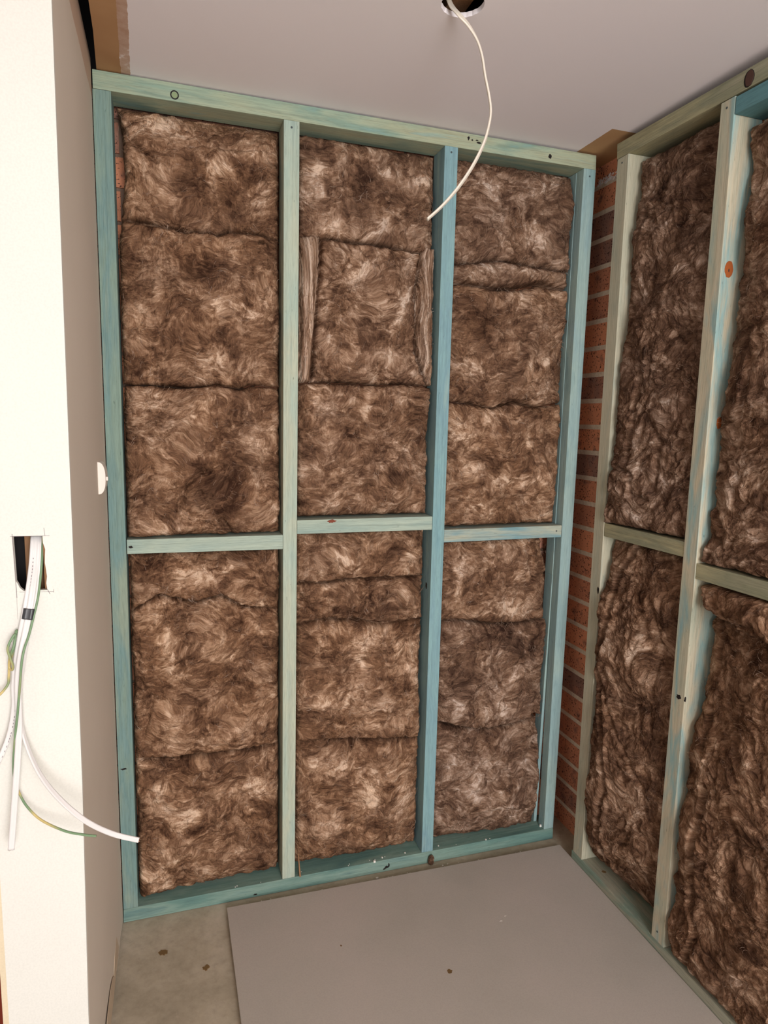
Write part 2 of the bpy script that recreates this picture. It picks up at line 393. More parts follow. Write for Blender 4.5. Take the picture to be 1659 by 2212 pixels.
    for (ya, yb, h0, h1) in [(-.09,-.28,.10,.045),(-.26,-.60,.085,.05)]:
        m = 12; top = []; bot = []
        for i in range(m+1):
            y = ya+(yb-ya)*i/m; h = (h0+(h1-h0)*i/m)*(math.sin(math.pi*min(1,(i+.3)/m))**.35)+rnd.uniform(-.004,.004)
            x = -.0035-.008*(-y/.66)*.6
            top.append((x+.0025, y, .018+h)); bot.append((x+.0035, y, .018+rnd.uniform(0,.004)))
        V = top+bot+[(a-.0012,b,c) for a,b,c in top]+[(a-.0012,b,c) for a,b,c in bot]; k = m+1; F = []
        for i in range(m):
            F += [(i,i+1,k+i+1,k+i),(2*k+i,3*k+i,3*k+i+1,2*k+i+1),(i,2*k+i,2*k+i+1,i+1),(k+i,k+i+1,3*k+i+1,3*k+i)]
        t.add(V, F)
    t.build('torn_paper', PAPER, w)
    return w
stub_wall()
struct(box('door_1', -.9, -.20, -.30, -.262, .0, 2.04, RED))

# ---------------------------------------------------------------- timber framing
_seed = [0]
def member(name, V, axis, mat, label, cat, group=None, parent=None, bev=.0014, twist=0):
    """V: 8 corners like boxv, axis: index of the length axis"""
    o = mesh_obj(name, V, BOXF, T[mat], parent, bevel=bev)
    n = len(o.data.vertices); co = np.empty(n*3); o.data.vertices.foreach_get('co', co); co = co.reshape(-1, 3)
    _seed[0] += 1; s = _seed[0]
    oth = [i for i in range(3) if i != axis]
    g = np.stack([co[:,axis]+s*3.7, co[:,oth[0]]+s*1.31, co[:,oth[1]]+s*.77], 1)
    a = o.data.attributes.new('grain', 'FLOAT_VECTOR', 'POINT'); a.data.foreach_set('vector', g.ravel())
    # keep the object's origin at its base
    if parent is None: tag(o, label, cat, group)
    return o
def grain_box(o, axis):
    n = len(o.data.vertices); co = np.empty(n*3); o.data.vertices.foreach_get('co', co); co = co.reshape(-1, 3)
    _seed[0] += 1; s = _seed[0]; oth = [i for i in range(3) if i != axis]
    g = np.stack([co[:,axis]+s*3.7, co[:,oth[0]]+s*1.31, co[:,oth[1]]+s*.77], 1)
    a = o.data.attributes.new('grain', 'FLOAT_VECTOR', 'POINT'); a.data.foreach_set('vector', g.ravel())
for o in list(bpy.data.objects):
    if o.type == 'MESH' and o.data.materials and o.data.materials[0] in T.values(): grain_box(o, 2)
def stud_v(xt0, xt1, xb0, xb1, zb, zt, y0=0, y1=.09):
    return [(xb0,y0,zb),(xb1,y0,zb),(xb1,y1,zb),(xb0,y1,zb),(xt0,y0,zt),(xt1,y0,zt),(xt1,y1,zt),(xt0,y1,zt)]
def rstud_v(ut0, ut1, ub0, ub1, zb, zt, X=1.49, D=.09):
    # u = -y ; corners ordered as boxv
    return [(X,-ub1,zb),(X+D,-ub1,zb),(X+D,-ub0,zb),(X,-ub0,zb),(X,-ut1,zt),(X+D,-ut1,zt),(X+D,-ut0,zt),(X,-ut0,zt)]
def disc(name, parent, mat, c, r, n, rz=None, th=.0008, seg=18, rough=0):
    """thin oval set on a face; n is the face's outward axis: '-y', '-x', '+z'"""
    rz = rz or r; V = []; rnd = random.Random(int(abs(c[0]*1e4)+abs(c[2]*1e3)))
    ring = [(r*(1+rnd.uniform(-rough,rough))*math.cos(2*math.pi*i/seg), rz*(1+rnd.uniform(-rough,rough))*math.sin(2*math.pi*i/seg)) for i in range(seg)]
    for s_ in (1, -1):
        for a, b in ring:
            k = .9 if s_ > 0 else 1
            if n == '-y': V.append((c[0]+a*k, c[1]-th*s_, c[2]+b*k))
            elif n == '-x': V.append((c[0]-th*s_, c[1]+a*k, c[2]+b*k))
            else: V.append((c[0]+a*k, c[1]+b*k, c[2]+th*s_))
    F = [tuple(range(seg)), tuple(range(2*seg-1, seg-1, -1))]+[(i,(i+1)%seg,seg+(i+1)%seg,seg+i) for i in range(seg)]
    return mesh_obj(name, V, F, mat, parent)
def ring(name, parent, mat, c, r, t):
    V = []; n = 28; m = 8
    for i in range(n):
        a = 2*math.pi*i/n
        for j in range(m):
            b = 2*math.pi*j/m; q = r+t*math.cos(b); V.append((c[0]+q*math.cos(a), c[1]-t*.3*math.sin(b), c[2]+q*math.sin(a)*1.05))
    F = [(i*m+j, i*m+(j+1)%m, ((i+1)%n)*m+(j+1)%m, ((i+1)%n)*m+j) for i in range(n) for j in range(m)]
    return mesh_obj(name, V, F, mat, parent, smooth=True)

GS = 'upright studs of the back wall frame'; GN = 'short noggins of the back wall frame'
tp = member('top_plate', [(-.0012,0,2.357),(1.505,0,2.3545),(1.505,.09,2.3545),(-.0024,.09,2.357),(-.0012,0,2.4025),(1.5035,0,2.399),(1.5035,.09,2.399),(-.0012,.09,2.4025)], 0, 'tp',
    'blue-green treated pine top plate under the ceiling along the back wall frame', 'timber beam')
k = ring('knot', tp, KNOT, (.1986,0,2.3724), .0095, .0016); k['label'] = 'black ringed knot'; disc('knot_heart', k, KNOTG, (.1986,0,2.3724), .008, '-y', th=.0005)
for (x, z, a, b) in [(1.050,2.387,.004,.006),(1.062,2.383,.003,.003),(1.085,2.378,.010,.003),(1.078,2.384,.005,.002)]:
    disc('bark_fleck', tp, KNOT, (x,0,z), a, '-y', rz=b, th=.0005, rough=.3)
disc('knot', tp, KNOT, (1.333,0,2.3725), .006, '-y', rz=.007, rough=.2)
bp = member('bottom_plate', [(.0035,0,.001),(1.4975,0,.001),(1.4975,.09,.001),(.0035,.09,.001),(.0045,0,.0445),(1.496,0,.0445),(1.496,.09,.0445),(.0045,.09,.0445)], 0, 'bp',
    'dark teal bottom plate lying on the floor along the back wall frame', 'timber beam')
for (x, z, a, b) in [(.845,.017,.008,.004),(.853,.022,.003,.008),(.838,.012,.006,.003)]: disc('knot', bp, KNOT, (x,0,z), a, '-y', rz=b, th=.0006, rough=.35)
disc('knot', bp, KNOT, (.40,0,.010), .006, '-y', rz=.003, th=.0005, rough=.35)
s1 = member('wall_stud', stud_v(-.0024,.0420,.0045,.0462,.0450,2.3565), 2, 's1', 'dull teal stud at the far left, against the plasterboard stub wall', 'timber stud', GS)
s2 = member('wall_stud', stud_v(.4882,.5325,.4868,.5278,.0450,2.3560), 2, 's2', 'pale green stud left of centre, between first and second insulated bays', 'timber stud', GS)
s3 = member('wall_stud', stud_v(.9737,1.0168,.9725,1.0142,.0450,2.3555), 2, 's3', 'blue stud right of centre, behind the end of the hanging ceiling cable', 'timber stud', GS)
s4 = member('wall_stud', stud_v(1.4600,1.5050,1.4570,1.4962,.0450,2.3545,0,.040), 2, 's4', 'grey-blue end stud next to the strip of red brick', 'timber stud', GS)
# spacer behind the end stud, leaving a slot low down
sp = member('packer', [(1.4452,.0530,.046),(1.4572,.0530,.046),(1.4572,.090,.046),(1.4452,.090,.046),(1.4560,.0405,1.0),(1.4680,.0405,1.0),(1.4680,.090,1.0),(1.4560,.090,1.0)], 2, 's4', None, None, parent=s4)
sp2 = member('packer', [(1.4560,.0405,1.0),(1.4680,.0405,1.0),(1.4680,.090,1.0),(1.4560,.090,1.0),(1.4590,.0405,2.3535),(1.4710,.0405,2.3535),(1.4710,.090,2.3535),(1.4590,.090,2.3535)], 2, 's4', None, None, parent=s4)
for st, x, z in [(s2,.510,2.338),(s3,.995,2.339),(s4,1.483,2.332)]: disc('nail', st, NAIL, (x,0,z), .0032, '-y', th=.0006, seg=12)
disc('knot', s3, KNOT, (.9728,.036,.990), .006, '-x', rz=.012, rough=.3)
disc('knot', s1, KNOT, (.018,0,.498), .010, '-y', rz=.003, rough=.4)
n1 = member('noggin', [(.0462,.0,1.142),(.4872,.0,1.139),(.4872,.088,1.139),(.0462,.088,1.142),(.0460,.0,1.183),(.4872,.0,1.183),(.4872,.088,1.183),(.0460,.088,1.183)], 0, 'n1', 'grey-green noggin in the left bay, lowest of the three back ones', 'timber noggin', GN)
disc('knot', n1, KNOT, (.0565,0,1.1615), .006, '-y', rz=.004, rough=.3)
n2 = member('noggin', [(.5305,.0,1.184),(.9722,.0,1.1845),(.9722,.088,1.1845),(.5305,.088,1.184),(.5305,.0,1.2265),(.9722,.0,1.2285),(.9722,.088,1.2285),(.5305,.088,1.2265)], 0, 'n1', 'grey-green noggin in the middle bay, with a reddish knot on its top edge', 'timber noggin', GN)
disc('knot', n2, plain('red_knot', lin(120,62,44)), (.638,0,1.221), .014, '-y', rz=.005, rough=.3)
n3 = member('noggin', [(1.0152,.0,1.141),(1.4565,.0,1.1445),(1.4525,.088,1.1445),(1.0152,.088,1.141),(1.0152,.0,1.183),(1.4567,.0,1.186),(1.4527,.088,1.186),(1.0152,.088,1.183)], 0, 'n3', 'blue noggin in the right bay of the back wall, beside the brick strip', 'timber noggin', GN)
disc('nail', n3, NAIL, (1.4362,0,1.1667), .003, '-y', th=.0006, seg=12)

GR = 'upright studs of the right wall frame'
tpr = member('top_plate', [(1.49,-1.30,2.3215),(1.58,-1.30,2.3215),(1.58,-.1275,2.3405),(1.49,-.1275,2.3405),(1.49,-1.30,2.366),(1.58,-1.30,2.366),(1.58,-.1243,2.3862),(1.49,-.1243,2.3862)], 1, 'ol',
    'olive brown top plate under the ceiling along the right wall frame', 'timber beam')
k = disc('knot', tpr, KNOT, (1.49,-.6175,2.3530), .0165, '-x', rz=.0205, th=.0006, rough=.04); k['label'] = 'dark oval bark knot'
disc('knot_heart', k, KNOTB, (1.49,-.6190,2.3530), .0130, '-x', rz=.0195, th=.0012, rough=.06)
tp2 = member('second_top_plate', [(1.49,-1.30,2.274),(1.58,-1.30,2.274),(1.58,-.5825,2.2875),(1.49,-.5825,2.2875),(1.49,-1.30,2.3165),(1.58,-1.30,2.3165),(1.58,-.5825,2.3275),(1.49,-.5825,2.3275)], 1, 'te',
    'deep teal short plate under the olive top plate at the upper right edge', 'timber beam')
bpr = member('bottom_plate', [(1.49,-1.30,.001),(1.58,-1.30,.001),(1.58,-.1300,.001),(1.49,-.1300,.001),(1.49,-1.30,.045),(1.58,-1.30,.045),(1.58,-.1300,.045),(1.49,-.1300,.045)], 1, 'bpr',
    'grey-green bottom plate on the floor along the right wall frame', 'timber beam')
k = disc('stain_ring', bpr, GLUE, (1.528,-.262,.045), .007, '+z', rough=.2, th=.0004)
r1 = member('wall_stud', rstud_v(.1311,.1835,.1379,.1890,.0455,2.3390), 2, 'rf', 'pale olive corner stud immediately right of the strip of red brick', 'timber stud', GR)
r2 = member('wall_stud', rstud_v(.5359,.5803,.5394,.5900,.0455,2.3310), 2, 'rf2', 'pale stud with blue blotches and orange knots, nearest the camera on the right', 'timber stud', GR)
r3 = member('wall_stud', rstud_v(.985,1.03,.985,1.03,.0455,2.2735), 2, 'rf', 'pale stud beyond the right edge of the picture', 'timber stud', GR)
disc('nail', r1, NAIL, (1.49,-.155,2.322), .003, '-x', seg=12); disc('nail', r2, NAIL, (1.49,-.556,2.313), .003, '-x', seg=12)
disc('nail', r2, NAIL, (1.49,-.562,.075), .003, '-x', seg=12)
disc('knot', r1, KNOT, (1.49,-.180,.999), .005, '-x', rz=.012, rough=.3)
disc('knot', r2, KNOT, (1.49,-.566,.795), .008, '-x', rz=.007, rough=.3)
disc('knot', r2, KNOT, (1.493,-.5866,.796), .003, '-y', rz=.008, rough=.2)
k = disc('knot', r2, RUST, (1.5150,-.5822,1.928), .0135, '-y', rz=.022, th=.0012, rough=.06); k['label'] = 'orange oval knot'
disc('knot_heart', k, KNOTB, (1.5140,-.5832,1.925), .0022, '-y', rz=.004, th=.0006, rough=.2)
k = disc('knot', r2, RUST, (1.5260,-.5845,1.545), .008, '-y', rz=.016, th=.0012, rough=.08); k['label'] = 'orange oval knot'
rn1 = member('noggin', [(1.4915,-.5385,1.1820),(1.579,-.5385,1.1820),(1.579,-.1885,1.1790),(1.4915,-.1885,1.1790),(1.4915,-.5385,1.2240),(1.579,-.5385,1.2240),(1.579,-.1870,1.2225),(1.4915,-.1870,1.2225)], 1, 'ol', 'olive noggin between the two right-hand studs', 'timber noggin', 'short noggins of the right wall frame')
rn2 = member('noggin', [(1.4915,-.9845,1.134),(1.579,-.9845,1.134),(1.579,-.5855,1.1335),(1.4915,-.5855,1.1335),(1.4915,-.9845,1.180),(1.579,-.9845,1.180),(1.579,-.5855,1.1750),(1.4915,-.5855,1.1750)], 1, 'ol', 'olive noggin running out of the picture at the right edge', 'timber noggin', 'short noggins of the right wall frame')

# ---------------------------------------------------------------- glass wool batts
b1 = [[(0.048, 2.058), (0.136, 2.053), (0.22, 2.041), (0.282, 2.048), (0.307, 2.041), (0.346, 2.057), (0.423, 2.059), (0.484, 2.046)], [(0.043, 1.616), (0.125, 1.616), (0.212, 1.612), (0.302, 1.623), (0.368, 1.615), (0.395, 1.626), (0.487, 1.624)]]
b1l = [[(0.046, 0.965), (0.072, 0.982), (0.13, 1.011), (0.228, 0.981), (0.309, 0.996), (0.363, 0.96), (0.485, 0.94)], [(0.046, 0.509), (0.125, 0.504), (0.261, 0.494), (0.389, 0.488), (0.485, 0.49)]]
b2 = [[(0.541, 2.056), (0.612, 2.062), (0.697, 2.061), (0.798, 2.06), (0.903, 2.057), (0.961, 2.06)], [(0.538, 1.637), (0.616, 1.643), (0.703, 1.643), (0.793, 1.641), (0.869, 1.647), (0.955, 1.644)]]
b2l = [[(0.543, 1.02), (0.623, 1.016), (0.713, 1.026), (0.854, 1.021), (0.96, 1.019)], [(0.542, 0.888), (0.624, 0.894), (0.716, 0.891), (0.826, 0.864), (0.964, 0.873)], [(0.541, 0.499), (0.628, 0.49), (0.722, 0.478), (0.836, 0.459), (0.97, 0.451)]]
b3 = [[(1.036, 2.028), (1.107, 2.037), (1.188, 2.053), (1.307, 2.042), (1.438, 2.039)], [(1.033, 1.972), (1.111, 1.972), (1.193, 1.965), (1.277, 1.974), (1.345, 1.992), (1.436, 1.984)], [(1.032, 1.597), (1.111, 1.593), (1.196, 1.581), (1.263, 1.604), (1.352, 1.588), (1.444, 1.603)]]
b3l = [[(1.032, 0.864), (1.109, 0.859), (1.215, 0.838), (1.306, 0.831), (1.432, 0.835)], [(1.03, 0.501), (1.125, 0.472), (1.234, 0.451), (1.308, 0.456), (1.401, 0.472), (1.439, 0.478)]]
PB = [(0.154, 2.309, 0.053, 0.035, 30, 0.8), (0.206, 2.276, 0.049, 0.042, 0, 0.7), (0.322, 2.256, 0.032, 0.022, 0, 0.6), (0.424, 2.27, 0.039, 0.025, 0, 0.6), (0.322, 2.214, 0.038, 0.031, 0, 0.9), (0.163, 2.187, 0.03, 0.053, 0, 0.5), (0.104, 2.203, 0.041, 0.029, 0, 0.4), (0.423, 2.159, 0.033, 0.031, 0, 0.4), (0.144, 1.883, 0.015, 0.112, 0, 0.5), (0.403, 1.866, 0.04, 0.052, 0, 0.5), (0.292, 1.845, 0.032, 0.032, 0, 0.6), (0.092, 1.756, 0.049, 0.038, 20, 0.4), (0.396, 1.813, 0.033, 0.026, 0, 0.5), (0.278, 1.703, 0.077, 0.033, 0, 0.5), (0.395, 1.669, 0.04, 0.027, 0, 0.5), (0.112, 1.58, 0.056, 0.032, 0, 0.7), (0.086, 1.528, 0.031, 0.052, 0, 0.4), (0.237, 1.531, 0.064, 0.039, 0, 0.3), (0.235, 1.425, 0.039, 0.027, 0, 0.4), (0.421, 1.315, 0.041, 0.042, 0, 0.4), (0.116, 1.211, 0.063, 0.027, 0, 0.5), (0.232, 1.221, 0.052, 0.027, 0, 0.4), (0.462, 1.244, 0.021, 0.043, 0, 0.5), (0.269, 1.08, 0.095, 0.025, 5, 0.7), (0.202, 1.042, 0.08, 0.028, 0, 0.4), (0.159, 0.817, 0.029, 0.116, 5, 0.9), (0.239, 0.868, 0.068, 0.044, 0, 0.5), (0.102, 0.62, 0.066, 0.044, 0, 0.5), (0.418, 0.611, 0.058, 0.062, 0, 0.3), (0.29, 0.536, 0.056, 0.031, 0, 0.4), (0.217, 0.3, 0.035, 0.031, 0, 0.8), (0.403, 0.332, 0.036, 0.064, 0, 0.5), (0.147, 0.235, 0.055, 0.039, 0, 0.6), (0.09, 0.137, 0.068, 0.047, 0, 0.6), (0.242, 0.09, 0.071, 0.048, 0, 0.4), (0.329, 0.153, 0.058, 0.04, 0, 0.4), (0.417, 0.377, 0.045, 0.032, 0, 0.5), (0.123, 0.408, 0.068, 0.03, 0, 0.4), (0.597, 2.243, 0.041, 0.038, 30, 0.7), (0.665, 2.29, 0.028, 0.023, 0, 0.5), (0.808, 2.27, 0.029, 0.018, 0, 0.7), (0.639, 2.094, 0.057, 0.028, 0, 0.9), (0.797, 2.118, 0.02, 0.067, -45, 0.9), (0.909, 2.109, 0.03, 0.024, 0, 0.6), (0.597, 2.192, 0.014, 0.057, 60, 0.5), (0.897, 2.255, 0.045, 0.013, 30, 0.5), (0.669, 2.019, 0.035, 0.029, 0, 0.7), (0.755, 2.0, 0.015, 0.067, -50, 0.8), (0.881, 2.011, 0.022, 0.041, -20, 0.7), (0.862, 1.886, 0.014, 0.084, -22, 0.9), (0.698, 1.955, 0.073, 0.054, 0, 0.3), (0.614, 1.828, 0.036, 0.095, 0, 0.5), (0.686, 1.819, 0.036, 0.055, 0, 0.4), (0.761, 1.727, 0.106, 0.02, 0, 0.6), (0.588, 1.609, 0.017, 0.042, 20, 0.8), (0.749, 1.586, 0.013, 0.086, -15, 0.7), (0.855, 1.603, 0.046, 0.029, 0, 0.5), (0.843, 1.458, 0.014, 0.088, -20, 0.5), (0.617, 1.54, 0.058, 0.056, 0, 0.4), (0.878, 1.31, 0.048, 0.038, 0, 0.4), (0.62, 1.284, 0.074, 0.036, 0, 0.4), (0.74, 1.267, 0.046, 0.029, 0, 0.5), (0.682, 1.091, 0.038, 0.046, 30, 0.7), (0.9, 1.096, 0.057, 0.031, 0, 0.5), (0.623, 1.003, 0.045, 0.012, -10, 0.6), (0.872, 0.958, 0.049, 0.019, 0, 0.5), (0.748, 0.81, 0.035, 0.047, 0, 0.9), (0.647, 0.865, 0.03, 0.018, 0, 0.7), (0.719, 0.687, 0.079, 0.048, 0, 0.4), (0.937, 0.697, 0.023, 0.082, 10, 0.8), (0.876, 0.799, 0.033, 0.032, 0, 0.5), (0.627, 0.618, 0.077, 0.048, 0, 0.5), (0.783, 0.616, 0.082, 0.049, 0, 0.6), (0.867, 0.524, 0.05, 0.033, 0, 0.7), (0.613, 0.412, 0.047, 0.049, 0, 0.5), (0.789, 0.319, 0.067, 0.084, 20, 0.8), (0.691, 0.417, 0.064, 0.033, 0, 0.5), (0.89, 0.287, 0.034, 0.104, 20, 0.5), (0.631, 0.195, 0.064, 0.05, 0, 0.3), (0.79, 0.269, 0.034, 0.051, 0, 0.7), (1.254, 2.23, 0.023, 0.035, 0, 0.9), (1.133, 2.188, 0.04, 0.027, 0, 0.5), (1.359, 2.299, 0.069, 0.02, 30, 0.7), (1.318, 2.138, 0.069, 0.032, -20, 0.8), (1.052, 2.22, 0.031, 0.041, 0, 0.3), (1.097, 2.267, 0.064, 0.016, 0, 0.4), (1.186, 2.11, 0.049, 0.043, 0, 0.3), (1.257, 2.024, 0.12, 0.021, -3, 0.8), (1.093, 2.002, 0.048, 0.017, 0, 0.5), (1.229, 1.927, 0.084, 0.029, 0, 0.4), (1.4, 1.94, 0.036, 0.06, 0, 0.5), (1.326, 1.725, 0.025, 0.076, 0, 0.5), (1.378, 1.742, 0.021, 0.061, 0, 0.7), (1.106, 1.7, 0.05, 0.059, 0, 0.3), (1.214, 1.554, 0.052, 0.022, 0, 0.6), (1.082, 1.491, 0.05, 0.076, 10, 0.6), (1.103, 1.384, 0.051, 0.03, 0, 0.6), (1.243, 1.337, 0.106, 0.031, 0, 0.9), (1.144, 1.244, 0.086, 0.031, 0, 0.6), (1.288, 1.478, 0.053, 0.047, 0, 0.3), (1.387, 1.304, 0.037, 0.064, 0, 0.4), (1.202, 1.116, 0.035, 0.019, 0, 0.8), (1.291, 1.096, 0.022, 0.065, -45, 0.6), (1.087, 0.977, 0.017, 0.081, -10, 0.6), (1.16, 0.891, 0.088, 0.02, 10, 0.8), (1.302, 0.898, 0.074, 0.042, 0, 0.7), (1.101, 1.04, 0.052, 0.04, 0, 0.4), (1.332, 1.013, 0.037, 0.067, 0, 0.4), (1.111, 0.813, 0.044, 0.024, 0, 0.5), (1.23, 0.531, 0.065, 0.038, 0, 0.7), (1.104, 0.563, 0.035, 0.034, 0, 0.6), (1.334, 0.658, 0.075, 0.052, 0, 0.3), (1.185, 0.723, 0.091, 0.068, 0, 0.2), (1.077, 0.344, 0.025, 0.07, -20, 0.7), (1.225, 0.269, 0.112, 0.09, 20, 0.6), (1.368, 0.391, 0.057, 0.036, 0, 0.5), (1.16, 0.083, 0.055, 0.025, 0, 0.5), (1.324, 0.145, 0.078, 0.055, 0, 0.4), (0.312, 1.302, 0.067, 0.069, 0, -0.7), (0.223, 2.171, 0.049, 0.03, 0, -0.4), (0.346, 2.113, 0.077, 0.025, 0, -0.4), (0.135, 2.029, 0.036, 0.024, 0, -0.5), (0.722, 2.234, 0.036, 0.065, -15, -0.5), (0.796, 2.164, 0.029, 0.026, 0, -0.3), (0.476, 2.102, 0.027, 0.076, 0, -0.3), (1.167, 1.821, 0.067, 0.059, 0, -0.5), (1.116, 1.861, 0.049, 0.058, 0, -0.4), (1.228, 1.615, 0.052, 0.021, 0, -0.5), (0.765, 1.543, 0.06, 0.028, 0, -0.4), (0.34, 1.398, 0.081, 0.041, 0, -0.4), (1.117, 0.679, 0.07, 0.067, 0, -0.4), (1.252, 0.818, 0.11, 0.034, 0, -0.5), (0.713, 0.062, 0.099, 0.035, 0, -0.5), (0.298, 0.046, 0.073, 0.023, 0, -0.6), (0.422, 1.749, 0.034, 0.033, 0, -0.5), (0.078, 1.655, 0.024, 0.051, 0, -0.4), (0.447, 0.228, 0.037, 0.065, 0, -0.5), (0.868, 1.113, 0.032, 0.031, 0, -0.5), (0.623, 0.943, 0.076, 0.021, 0, -0.5), (0.809, 0.915, 0.064, 0.016, 0, -0.4), (1.366, 0.741, 0.076, 0.052, 0, -0.4)]
PR = [(0.238, 2.197, 0.033, 0.04, 10, 0.7), (0.421, 2.272, 0.042, 0.024, 0, 0.5), (0.397, 2.186, 0.102, 0.049, 0, -0.4), (0.469, 2.278, 0.023, 0.047, 0, -0.3), (0.335, 2.106, 0.047, 0.025, 0, 0.4), (0.406, 1.954, 0.025, 0.038, 0, 0.6), (0.28, 1.913, 0.04, 0.081, 10, 0.3), (0.355, 1.926, 0.074, 0.033, 0, -0.3), (0.225, 1.758, 0.03, 0.071, 0, 0.5), (0.446, 1.762, 0.051, 0.075, 0, -0.3), (0.412, 1.587, 0.026, 0.052, -30, 0.5), (0.314, 1.423, 0.029, 0.082, 0, 0.6), (0.239, 1.332, 0.043, 0.021, 0, 0.7), (0.339, 1.384, 0.028, 0.041, 0, 0.5), (0.352, 1.274, 0.076, 0.019, 0, 0.5), (0.436, 1.379, 0.053, 0.052, 0, 0.2), (0.397, 0.874, 0.038, 0.07, -30, 0.8), (0.272, 0.831, 0.026, 0.148, 5, 0.4), (0.222, 1.076, 0.031, 0.059, 30, 0.3), (0.443, 0.988, 0.072, 0.067, 0, -0.4), (0.428, 0.595, 0.056, 0.098, -20, -0.4), (0.23, 0.334, 0.033, 0.11, 0, 0.4), (0.381, 0.45, 0.028, 0.087, -30, 0.6), (0.252, 0.13, 0.046, 0.016, 0, 0.9), (0.435, 0.344, 0.035, 0.057, 0, 0.4), (0.41, 0.188, 0.069, 0.029, 0, 0.7), (0.478, 0.677, 0.036, 0.081, 0, -0.4), (0.26, 0.513, 0.022, 0.077, 0, -0.3), (0.667, 1.935, 0.04, 0.033, 0, 0.4), (0.606, 2.227, 0.028, 0.044, 20, 0.3), (0.626, 2.062, 0.019, 0.066, 10, 0.3), (0.692, 1.726, 0.039, 0.065, 0, 0.4), (0.712, 1.45, 0.039, 0.067, -20, 0.6), (0.664, 1.377, 0.028, 0.046, 0, 0.5), (0.658, 1.306, 0.02, 0.036, 0, 0.3), (0.605, 1.242, 0.018, 0.014, 0, -0.9), (0.733, 1.271, 0.026, 0.016, 0, 0.5), (0.639, 1.218, 0.029, 0.014, 0, 0.4), (0.725, 0.987, 0.019, 0.093, 10, 0.3), (0.657, 0.655, 0.039, 0.028, 0, 1.0), (0.776, 1.016, 0.038, 0.056, 0, -0.6), (0.716, 0.557, 0.028, 0.049, 0, 0.3), (0.665, 0.446, 0.038, 0.026, 0, 0.7), (0.689, 0.38, 0.029, 0.031, 0, 0.4), (0.747, 0.8, 0.052, 0.07, 0, -0.2), (0.8, 0.583, 0.032, 0.035, 0, 0.4), (0.649, 0.297, 0.031, 0.032, 0, 0.4), (0.807, 0.283, 0.033, 0.059, 0, 0.3), (0.773, 0.322, 0.027, 0.024, 0, 0.3), (0.817, 0.444, 0.05, 0.059, 0, -0.4), (0.661, 0.194, 0.046, 0.026, 0, -0.3), (0.848, 0.175, 0.061, 0.023, 30, 0.4), (0.761, 0.166, 0.041, 0.037, 0, -0.5)]
